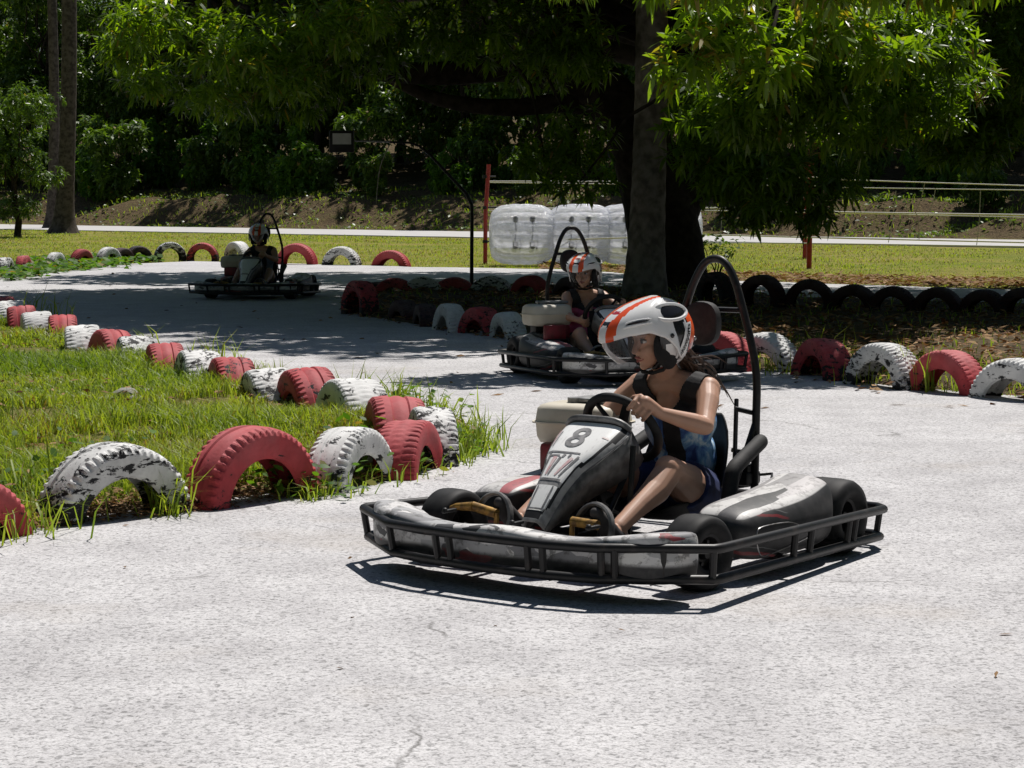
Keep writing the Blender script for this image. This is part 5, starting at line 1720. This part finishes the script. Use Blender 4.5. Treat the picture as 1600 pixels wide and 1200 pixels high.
        mb.add([cen] + ring2 + ringp, [(0, 1 + q, 1 + (q + 1) % 36) for q in range(36)] + [(1 + q, 37 + q, 37 + (q + 1) % 36, 1 + (q + 1) % 36) for q in range(36)], 1)
        mb.build("side_window", [M["helmet_white"], M["helmet_black"]], h)
        # lettering down the side behind the cheek, with its white strip
        ph0 = -.30
        def lm(x, y, l):
            be = -.22 + x * .92 ; al = ph0 - y - (x) * .42
            return sp(al, be, l)
        mb = MB()
        cols = []
        for q in range(13):
            xx = -.62 + 1.14 * q / 12
            cols.append([lm(xx, -.14, .004), lm(xx, -.07, .0045), lm(xx, 0, .0045), lm(xx, .07, .0045), lm(xx, .14, .004)])
        mb.loft(cols, 0, False, False)
        mb.build("white_strip", M["helmet_white"], h)
        text_on("lettering", "motosports", .225, lambda x, y: lm((x if s > 0 else -x) * .95 - .04, -y, .0065), M["helmet_black"], h, bold=.006)
    mb = MB()
    mb.ell(T((-.155, .03, -.02)), (.012, .012, .010), 0, None, 10, 6)
    mb.build("snap", M["steel"], h)
    return h

def hand_on_rim(mb, th, c, nrm, a, b, R, side, elbow):
    """a gripping hand: palm outside the rim, four fingers wrapped round it, thumb on the driver's side"""
    r = (a * math.cos(th) + b * math.sin(th)).normalized()
    tg = (-a * math.sin(th) + b * math.cos(th)).normalized()
    p = c + r * R
    wrist = p + (Vector(elbow) - p).normalized() * .082 + r * .012
    palm = p + r * .030 + nrm * .018
    mb.tube([wrist, palm.lerp(wrist, .3), palm + r * .003], [.023, .027, .026], 0, 12, round_caps=True)
    up = 1 if tg.z > 0 else -1
    for q in range(4):
        o = tg * up * (.034 - .0225 * q)
        sc = (.95, 1.0, .96, .84)[q]
        k0 = p + o * 1.0 + r * .026 + nrm * .014
        pts = [palm + o * .8, k0, p + o + r * .030 * sc - nrm * .010, p + o + r * .014 - nrm * .029 * sc, p + o - r * .010 * sc - nrm * .026 * sc, p + o - r * .024 * sc - nrm * .010]
        mb.tube(pts, [.0105, .0102, .0096, .009, .0084, .0074], 0, 9, round_caps=True)
    t0 = palm + tg * up * .028
    mb.tube([palm, t0 + nrm * .008, p + tg * up * .044 + nrm * .026 + r * .004, p + tg * up * .048 + nrm * .022 - r * .020], [.015, .0135, .011, .009], 0, 9, round_caps=True)
    return wrist

def person(label, kart, shirt_mat, shorts_mat, head_yaw, head_pitch, lean=0.0, voxel=.0045, detail=True, hair=True, vest=True, hands=(42, 198), head_roll=0.0, size=1.0):
    root = empty("person")
    root.scale = (size, size, size)
    tag(root, label, "person")
    V_ = Vector
    # joints (kart space)
    pel = V_((-.36, 0, .215)); wai = V_((-.375, 0, .335)); che = V_((-.36 + .02 * lean, 0, .485)); nek = V_((-.325 + .03 * lean, -.01, .635))
    head = V_((-.262 + .05 * lean, -.03, .795))
    shL = V_((-.33 + .03 * lean, .150, .612)); shR = V_((-.32 + .03 * lean, -.155, .612))
    c = V_((.05, 0, .475)); nrm = V_((-.84, 0, .54)).normalized(); a = V_((0, 1, 0)); b = V_((.54, 0, .84)).normalized(); R = .152
    elL = V_((-.135, .245, .488)); elR = V_((-.13, -.245, .47))
    body = MB()
    def torso(m, g=0.0):
        m.ell(pel, (.115 + g, .150 + g, .105 + g))
        m.ell(wai, (.095 + g, .128 + g, .12 + g))
        m.ell(che, (.103 + g, .142 + g, .145 + g))
        m.tube([shL + V_((0, -.03, -.005)), (shL + shR) / 2 + V_((.0, 0, .018)), shR + V_((0, .03, -.005))], [.050 + g, .060 + g, .050 + g], 0, 14, round_caps=True)
        m.ell(che + V_((.055, .055, .01)), (.055 + g, .052 + g, .055 + g)); m.ell(che + V_((.055, -.055, .01)), (.055 + g, .052 + g, .055 + g))
    torso(body)
    body.tube([nek - V_((.0, 0, .07)), nek, head - V_((.015, 0, .05))], [.060, .048, .047], 0, 16, round_caps=True)
    MHd = Matrix.Translation(head) @ Matrix.Rotation(math.radians(head_yaw), 4, 'Z') @ Matrix.Rotation(math.radians(head_pitch), 4, 'Y') @ Matrix.Rotation(math.radians(head_roll), 4, 'X')
    R3 = MHd.to_3x3()
    def H(p): return MHd @ V_(p)
    body.ell(H((-.005, 0, .02)), (.094, .075, .102), 0, R3, 24, 16)
    body.ell(H((.032, 0, -.035)), (.058, .056, .062), 0, R3)
    body.ell(H((.046, 0, -.072)), (.034, .032, .026), 0, R3)
    body.ell(H((.066, 0, -.088)), (.017, .020, .015), 0, R3)
    for s in (1, -1):
        body.ell(H((.050, s * .036, -.025)), (.030, .026, .032), 0, R3)
        body.ell(H((.068, s * .030, .036)), (.018, .028, .011), 0, R3)
        body.ell(H((.088, s * .010, -.030)), (.011, .009, .008), 0, R3)
    body.tube([H((.083, 0, .018)), H((.094, 0, -.006)), H((.103, 0, -.025))], [.008, .010, .0115], 0, 10, round_caps=True)
    body.ell(H((.079, 0, -.052)), (.016, .024, .014), 0, R3)
    # arms with hands on the wheel
    for s, sh, el, th in ((1, shL, elL, hands[0]), (-1, shR, elR, hands[1])):
        w = hand_on_rim(body, math.radians(th), c, nrm, a, b, R, s, el)
        body.ell(sh + V_((0, s * .005, -.004)), (.050, .046, .050))
        body.tube([sh, sh.lerp(el, .35) + V_((0, s * .006, 0)), sh.lerp(el, .75), el], [.047, .044, .037, .034], 0, 14, round_caps=True)
        body.tube([el, el.lerp(w, .25), el.lerp(w, .65), w], [.035, .037, .029, .023], 0, 14, round_caps=True)
    # legs and bare ankles
    for s in (1, -1):
        hip = V_((-.32, s * .095, .205)); kn = V_((.045, s * .205, .335)); an = V_((.385, s * .215, .165))
        body.tube([hip, hip.lerp(kn, .35) + V_((0, 0, .0)), hip.lerp(kn, .8), kn], [.088, .080, .060, .054], 0, 16, round_caps=True)
        body.tube([kn, kn.lerp(an, .28) + V_((0, 0, -.018)), kn.lerp(an, .62) + V_((0, 0, -.006)), an], [.052, .052, .038, .030], 0, 16, round_caps=True)
        body.ell(kn + V_((.012, 0, .012)), (.046, .046, .046))
        body.tube([an + V_((-.01, 0, -.03)), an + V_((.05, 0, -.005)), an + V_((.115, 0, .04))], [.031, .031, .024], 0, 12, round_caps=True)
        body.ell(an + V_((-.015, 0, -.035)), (.034, .028, .030))
    me = remesh(body, voxel, 3, .5)
    me.name = "body"
    link("body", me, M["skin"], root)
    # eyes, brows, lips
    if detail:
        for s in (1, -1):
            mb = MB(); mb.ell(H((.0735, s * .031, .012)), (.0125, .0150, .0085), 0, R3, 16, 10)
            e = mb.build("eye", M["eye_white"], root)
            mb = MB(); mb.ell(H((.0832, s * .030, .012)), (.0042, .0082, .0080), 0, R3, 14, 8)
            mb.build("iris", M["iris"], e)
            mb = MB(); mb.tube([H((.078, s * .014, .033)), H((.084, s * .030, .040)), H((.070, s * .050, .036))], [.003, .0042, .002], 0, 8, flat=.6, round_caps=True)
            mb.tube([H((.082, s * .017, .018)), H((.0865, s * .030, .0225)), H((.074, s * .046, .017))], [.002, .0028, .0018], 0, 6, round_caps=True)
            mb.build("eyebrow", M["hair"], root)
        mb = MB()
        mb.tube([H((.080, -.022, -.056)), H((.0935, -.008, -.0495)), H((.0945, 0, -.0515)), H((.0935, .008, -.0495)), H((.080, .022, -.056))], [.0025, .0050, .0046, .0050, .0025], 0, 8, round_caps=True)
        mb.tube([H((.080, -.020, -.058)), H((.0925, 0, -.0625)), H((.080, .020, -.058))], [.0025, .0066, .0025], 0, 8, round_caps=True)
        mb.build("lips", M["lips"], root)
    # top: torso shell without the arms, with armholes and a deep neckline
    sm = MB(); torso(sm, .010)
    sm.tube([shL + V_((0, -.01, -.005)), (shL + shR) / 2 + V_((0, 0, .02)), shR + V_((0, .01, -.005))], [.056, .068, .056], 0, 14, round_caps=True)
    me = remesh(sm, voxel * 1.1, 6, .5)
    v, f = arrays(me)
    vj = v + (np.stack([vnoise(v[:, 0] * 30 + v[:, 2] * 14, v[:, 1] * 26, 3), vnoise(v[:, 1] * 30, v[:, 2] * 26 + v[:, 0] * 11, 5), vnoise(v[:, 0] * 30, v[:, 2] * 24, 8)], 1) - .5) * .009
    fc = fcenters(v, f)
    x, y, z = fc.T
    keep = z > .19
    neck = (z > .50) & (np.abs(y + .0) < (.028 + (z - .50) * .42)) & (x > -.36)
    neck |= (z > .60) & (np.abs(y) < .062)
    arm = (np.abs(y) > .150) & (z > .545)
    keep &= ~neck & ~arm
    upper = (z > .515 + .012 * np.sin(y * 40)) if vest else np.zeros(len(z), bool)
    harness = (np.abs(np.abs(y) - .06) < (.020 if not vest else -1)) & (x > -.35)
    seatbelt = (np.abs(y - .03) < .034) & (x > -.36) & (z <= .515) if vest else np.zeros(len(z), bool)
    me1 = submesh("shirt", vj, f, keep & ~upper & ~seatbelt & ~harness)
    link("shirt", me1, shirt_mat, root)
    vv = v + (vj - v) * .6
    vest_mask = keep & (upper | seatbelt | harness)
    me2 = evaluated(submesh("harness", vv, f, vest_mask), [('SOLIDIFY', dict(thickness=.006, offset=.2))])
    me2.materials.clear()
    link("vest", me2, M["black_cloth"], root)
    # shorts
    sh = MB()
    sh.ell(pel, (.128, .165, .115))
    for s in (1, -1):
        hip = V_((-.32, s * .095, .205)); kn = V_((.045, s * .205, .335))
        sh.tube([hip, hip.lerp(kn, .2), hip.lerp(kn, .40)], [.102, .100, .092], 0, 16)
    me = remesh(sh, voxel * 1.3, 6, .5)
    link("shorts", me, shorts_mat, root)
    # shoes
    for s in (1, -1):
        an = V_((.385, s * .215, .165))
        mb = MB()
        mb.tube([an + V_((-.02, 0, -.052)), an + V_((.04, 0, -.022)), an + V_((.10, 0, .030)), an + V_((.138, 0, .068))], [.036, .037, .034, .024], 0, 14, round_caps=True)
        me = remesh(mb, .006, 4)
        me.name = "shoe"
        link("shoe", me, M["shoe"], root)
    helmet(root, MHd, detail)
    # hair
    if hair:
        mb = MB()
        rnd = random.Random(2)
        for q in range(60):
            y0 = rnd.uniform(-.05, .075); 
            p0 = H((-.085 + rnd.uniform(-.03, .03), y0, -.055 + rnd.uniform(-.02, .02)))
            p1 = p0 + V_((-.05 + rnd.uniform(-.03, .02), rnd.uniform(-.02, .03), -.05 + rnd.uniform(-.03, .03)))
            p2 = p1 + V_((-.06 + rnd.uniform(-.05, .02), rnd.uniform(-.03, .05), -.05 + rnd.uniform(-.06, .06)))
            p3 = p2 + V_((-.03 + rnd.uniform(-.05, .03), rnd.uniform(-.03, .05), -.05 + rnd.uniform(-.07, .05)))
            mb.tube(smooth_curve([p0, p1, p2, p3], 3), [.0045] * 7 + [.003, .002, .001], 0, 5)
        mb.build("hair", M["hair"], root)
    for o in (root,):
        o.location = Matrix.LocRotScale(kart.location, kart.rotation_euler, None) @ Vector((0, DY, 0)); o.rotation_euler = kart.rotation_euler
    return root

# ------------------------------------------------------------------ floodlight, ring, balls
def build_floodlight():
    b = G(737, 458)
    root = empty("floodlight", (b.x, b.y, 0))
    tag(root, "black bent-pole floodlight with grey glass rising from the tree island", "floodlight")
    Y = b.y
    def L(px, py, dy=0): 
        p = at(px, py, Y + dy); return p - Vector((b.x, b.y, 0))
    p0 = L(737, 458); p0.z = -.1
    mb = MB()
    pts = [p0, L(737, 400), L(737.5, 340), L(737, 320), L(729, 303), L(700, 272), L(672, 242), L(655, 228), L(640, 223), L(610, 222)]
    mb.tube(pts, [.027, .026, .025, .025, .024, .021, .019, .018, .017, .015], 0, 12)
    mb.build("pole", M["black_steel"], root)
    mb = MB(); mb.tube([L(612, 222), L(580, 220.5), L(545, 219.5)], .015, 0, 10)
    mb.build("arm", M["steel"], root)
    mb = MB()
    c = L(534, 221)
    mb.box(c, (.34, .07, .30), 0, bevel=.012)
    for q in range(7): mb.box(c + Vector((-.12 + q * .04, .045, 0)), (.012, .04, .24), 0)
    mb.tube([c + Vector((.17, 0, .0)), c + Vector((.20, 0, .02))], .012, 0, 8)
    lamp = mb.build("lamp_housing", M["black_plastic"], root, rz=0)
    mb = MB(); mb.box(c + Vector((.005, -.037, .035)), (.255, .006, .15), 0)
    mb.build("lamp_glass", M["lamp_glass"], lamp)
    mb = MB(); mb.tube(smooth_curve([L(610, 224), L(603, 238), L(594, 262), L(590, 290), L(588, 318)], 5), .0085, 0, 6)
    mb.build("cable", M["cable"], root)

M["lamp_glass"] = m_simple("grey_frosted_lamp_glass", (0.62, 0.62, 0.63), (0.54, 0.54, 0.55), 10, 0.2)
M["cable"] = m_simple("pale_cable", (0.45, 0.42, 0.36), (0.3, 0.28, 0.24), 20, 0.6)

def rod(name, pts, r, mat, label, cat, group=None, arms=None):
    p0 = Vector(pts[0])
    root = empty(name, (p0.x, p0.y, 0))
    tag(root, label, cat, group)
    q = [Vector(p) - Vector((p0.x, p0.y, 0)) for p in pts]
    mb = MB(); mb.tube(q, r, 0, 12); mb.build("pole", mat, root)
    if arms:
        for a in arms:
            mb = MB(); s = Vector((0, 0, a[0])); mb.tube([s, s + Vector(a[1])], .016, 0, 8); mb.tube([s + Vector((0, 0, -.03)), s + Vector((0, 0, .03))], r * 1.25, 0, 12)
            mb.build("bracket", M["black_steel"], root)
    return root

def build_ring():
    b = G(758, 410)
    rod("ring_post", [(b.x, b.y, -.1), (b.x + .01, b.y, 1.0), (b.x + .075, b.y, 1.97)], .042, M["red_paint"], "slender red post at the end of the rope enclosure beside the clear balls", "post", None,
        [(.42, (.30, 0, 0)), (1.10, (.26, 0, .01)), (1.72, (.22, 0, 0))])
    b2 = G(1264, 417)
    rod("ring_post", [(b2.x, b2.y, -.1), (b2.x + .02, b2.y, 2.0)], .05, M["red_paint"], "nearer of the paired red posts under the drooping mango branches", "post", None, [(.62, (.2, 0, 0)), (1.15, (.2, 0, 0))])
    b3 = G(1257, 402)
    rod("ring_post", [(b3.x, b3.y, -.1), (b3.x + .02, b3.y, 2.0)], .045, M["red_paint"], "farther of the paired red posts, showing through the hanging leaves", "post", None, [(.60, (.2, 0, 0))])
    ropes = [("top front", [(764, 283, 44.5), (1100, 283, 43), (1264, 277, 41), (1325, 281, 41), (1600, 290, 40), (1750, 295, 39.5)], .011, "topmost pale rope of the enclosure, tied to the red posts"),
             ("top back", [(764, 285, 46), (1090, 289, 46), (1258, 290, 46), (1325, 293, 46), (1600, 297, 45), (1750, 300, 45)], .010, "second highest pale rope, close under the topmost one"),
             ("mid front", [(764, 326, 44.5), (1090, 325, 43), (1200, 327, 41.5), (1264, 329, 41), (1330, 332, 41), (1600, 336, 40), (1750, 339, 39.5)], .017, "thick bright rope at middle height of the enclosure"),
             ("mid back", [(764, 329, 46), (1090, 329, 46), (1258, 332, 46), (1600, 339.5, 45), (1750, 343, 45)], .010, "thin rope just under the thick middle rope"),
             ("low front", [(764, 375, 44.2), (930, 373, 42.0), (1050, 368, 42.0), (1110, 367, 42.6), (1264, 371, 41), (1600, 379, 40), (1750, 383, 39.5)], .014, "lower pale rope passing in front of the clear balls"),
             ("low back", [(1100, 380, 46), (1258, 380, 46), (1600, 385, 45), (1750, 388, 45)], .010, "lowest thin rope over the sunny lawn by the red posts")]
    for nm, pts, r, lab in ropes:
        P = [at(*p) for p in pts]
        cv = smooth_curve(P, 8)
        mb = MB(); mb.tube(cv, r, 0, 7)
        tag(mb.build("rope", M["rope"], None), lab + " fence", "rope", "ropes of the enclosure")
    ties = [((1100, 284, 43), (1092, 325, 43)), ((1128, 284, 43), (1126, 366, 42.6)), ((1445, 286, 40.5), (1430, 334, 40.5)), ((1462, 294, 45), (1450, 338, 45)), ((1400, 298, 45), (1388, 379, 45)), ((1432, 334, 40.5), (1436, 375, 40.5)), ((1532, 296, 45), (1526, 383, 45))]
    labs = ["short string tying the upper ropes beside the big trunk, left one", "long string tying the ropes just right of the big trunk", "slanting string between the upper front ropes right of the red posts", "thin string hanging between the upper back ropes right of the red posts", "long drop string over the lawn right of the red posts, leftmost of three", "string joining the middle and lower front ropes", "long drop string near the right-hand photo edge"]
    for (a, b), lab in zip(ties, labs):
        A = at(*a); B = at(*b)
        mb = MB(); mb.tube([A, A.lerp(B, .5) + Vector((.02, 0, 0)), B], .008, 0, 5)
        tag(mb.build("rope_tie", M["cable"], None), lab, "string", "strings tying the ropes")

def m_pvc():
    N = NT("clear_inflated_vinyl")
    co = N.coord()
    N.set((0.88, 0.89, 0.92), 0.12, 0.0, 0.6)
    tr = N.n("BsdfTransparent"); tr.inputs[0].default_value = (0.93, 0.94, 0.97, 1)
    tl = N.n("BsdfTranslucent"); tl.inputs[0].default_value = (0.86, 0.87, 0.92, 1)
    m0 = N.n("MixShader"); m0.inputs[0].default_value = 0.55
    N.l(N.b.outputs[0], m0.inputs[1]); N.l(tl.outputs[0], m0.inputs[2])
    lw = N.n("LayerWeight"); lw.inputs[0].default_value = 0.35
    wr = N.ramp(N.noise(N.mapping(co, (5, 9, 14)), 1.0, 5, 0.6, 0.8), [(0.40, 0.0), (0.66, 0.36)])
    f = N.math('ADD', N.math('MULTIPLY', lw.outputs["Facing"], 0.6), N.math('ADD', wr, 0.36))
    mx = N.n("MixShader"); N.l(N.math('MINIMUM', f, 0.95), mx.inputs[0])
    N.l(tr.outputs[0], mx.inputs[1]); N.l(m0.outputs[0], mx.inputs[2])
    N.l(mx.outputs[0], N.out.inputs[0])
    N.bump(N.noise(N.mapping(co, (6, 10, 18)), 1.0, 5, 0.6, 0.6), 0.9, 0.05)
    return N.m

def build_balls():
    M["pvc"] = m_pvc()
    M["strap"] = m_simple("blue_webbing", (0.03, 0.05, 0.17), (0.02, 0.03, 0.10), 20, 0.6)
    R = .60; Lh = .64
    root = empty("bumper_ball")
    n1 = 192; cells = 14
    prof = []
    for i in range(41):
        s = i / 40 * 2 - 1
        prof.append((s, (1 - abs(s) ** 3.2) ** (1 / 2.6)))
    secs = []
    for j in range(n1):
        th = 2 * math.pi * j / n1
        b = abs(math.sin(th * cells / 2)) ** .7
        sec = []
        for s, p in prof:
            r = .26 + (R - .26) * p
            ring = abs(math.sin(s * math.pi * 2.5 + .3)) ** .5
            r *= (1 - .09 * (1 - b) * p) * (1 - .025 * (1 - ring) * p)
            sec.append((s * Lh, r * math.cos(th), r * math.sin(th)))
        # inner tube wall
        for s in (.96, .5, 0, -.5, -.96):
            r = .27 - .02 * (1 - b)
            sec.append((s * Lh, r * math.cos(th), r * math.sin(th)))
        secs.append(sec)
    mb = MB(); mb.loft(secs, 0, True, False, True)
    mb.build("air_bladder", M["pvc"], root, sharp=0)
    for x in (-.16, .17):
        mb = MB()
        mb.tube(smooth_curve([(x, -.44, .30), (x + .01, -.47, .1), (x - .01, -.47, -.1), (x, -.44, -.22)], 5), .022, 0, 8, flat=.5)
        mb.ell((x, -.455, .30), (.055, .03, .065)); mb.ell((x, -.46, -.20), (.06, .035, .08))
        mb.tube([(x + .09, -.44, -.10), (x + .11, -.45, -.2), (x + .08, -.44, -.28)], .012, 0, 6)
        mb.build("strap", M["strap"], root)
    spots = [(816, 413, 0, .06), (908, 414, .9, -.05), (985, 413, .3, .1), (1052, 413, 1.3, -.1)]
    labs = ["clear inflatable bumper ball lying beside the slender red post", "second clear bumper ball from the red post, against the other balls", "clear bumper ball mostly hidden behind the big trunk", "clear bumper ball whose end peeps out right of the big trunk"]
    for i, (px, py, dy, yaw) in enumerate(spots):
        o = root if i == 0 else copy_tree(root)
        b = G(px, py)
        o.location = (b.x, b.y + dy * .5 + .2, R * .97)
        o.rotation_euler = (i * .7, 0, yaw) if False else (0, 0, yaw)
        tag(o, labs[i], "bumper ball", "clear bumper balls on the lawn")

def build_sapling():
    b = G(1120, 432)
    root = empty("sapling", (b.x, b.y, 0))
    tag(root, "small dark-leaved sapling on the lawn edge right of the big trunk", "plant")
    mb = MB()
    tips = []
    for q in range(5):
        e = Vector((-.22 + q * .12, random.uniform(-.1, .1), .42 + .18 * random.random()))
        limb(mb, (0, 0, -.05), e, .014, .005, 5, .1); tips.append(e)
    mb.build("stem", M["bark"], root)
    P = np.array([t for t in tips for _ in range(7)]) + RNG.normal(size=(35, 3)) * .07
    foliage("foliage", [rosettes(P, np.tile([0, 0, 1.0], (35, 1)), 3, .12, .06, .4, False)], M["forest_leaf"], root)
# ------------------------------------------------------------------ assemble
build_ground()
build_track()
build_islands()
build_tyres()
k1 = make_kart("black go-kart number 8 with white nose panel and full bumper rail, in the foreground sun", "8")
k1.location = (0.505, 8.105, 0); k1.rotation_euler = (0, 0, math.atan2(-.79, -.61))
karts = [k1]
for loc, ang, lab in (((0.74, 16.3, 0), math.atan2(-.93, .36), "dark go-kart in the tree's shade behind the foreground driver, seen from its engine side"),
                      ((-3.34, 29.0, 0), math.atan2(-.985, -.17), "farthest go-kart coming head-on down the shaded track")):
    c = copy_tree(k1)
    for ch in list(c.children):
        if ch.name.startswith("nose_panel"):
            for g in list(ch.children):
                if g.name.startswith(("number", "sticker")): bpy.data.objects.remove(g)
    c.location = loc; c.rotation_euler = (0, 0, ang)
    tag(c, lab); karts.append(c)
for k in karts: k["group"] = "go-karts on the track"
person("young driver in orange-striped helmet and blue tie-dye top steering the foreground kart", karts[0], M["tiedye"], M["navy"], -22, 9, lean=1.0, voxel=.0036)
person("driver in pink top and black vest sitting in the shaded middle kart facing the camera", karts[1], M["pink_cloth"], M["black_cloth"], -42, 4, voxel=.006, hair=False, size=.95)
person("distant driver in grey-blue top and helmet in the farthest kart", karts[2], M["grey_cloth"], M["navy"], 8, 4, voxel=.009, detail=False, hair=False)
build_mango()
build_palm("coconut_palm", 1006, 474, .21, (-.05, .3), "ringed coconut palm trunk rising straight in front of the dark mango trunk", 12)
build_palm("coconut_palm", 99, 363, .30, (.6, 0), "left-hand coconut palm with flared dark base standing on the far lawn", 17)
build_palm("coconut_palm", 82, 356, .22, (.1, .5), "paler coconut palm close behind the flared-base palm", 17)
build_forest()
build_added_woods()
build_bank_grass()
build_floodlight()
build_ring()
build_balls()
build_sapling()
build_grass()
build_litter()
build_stones()
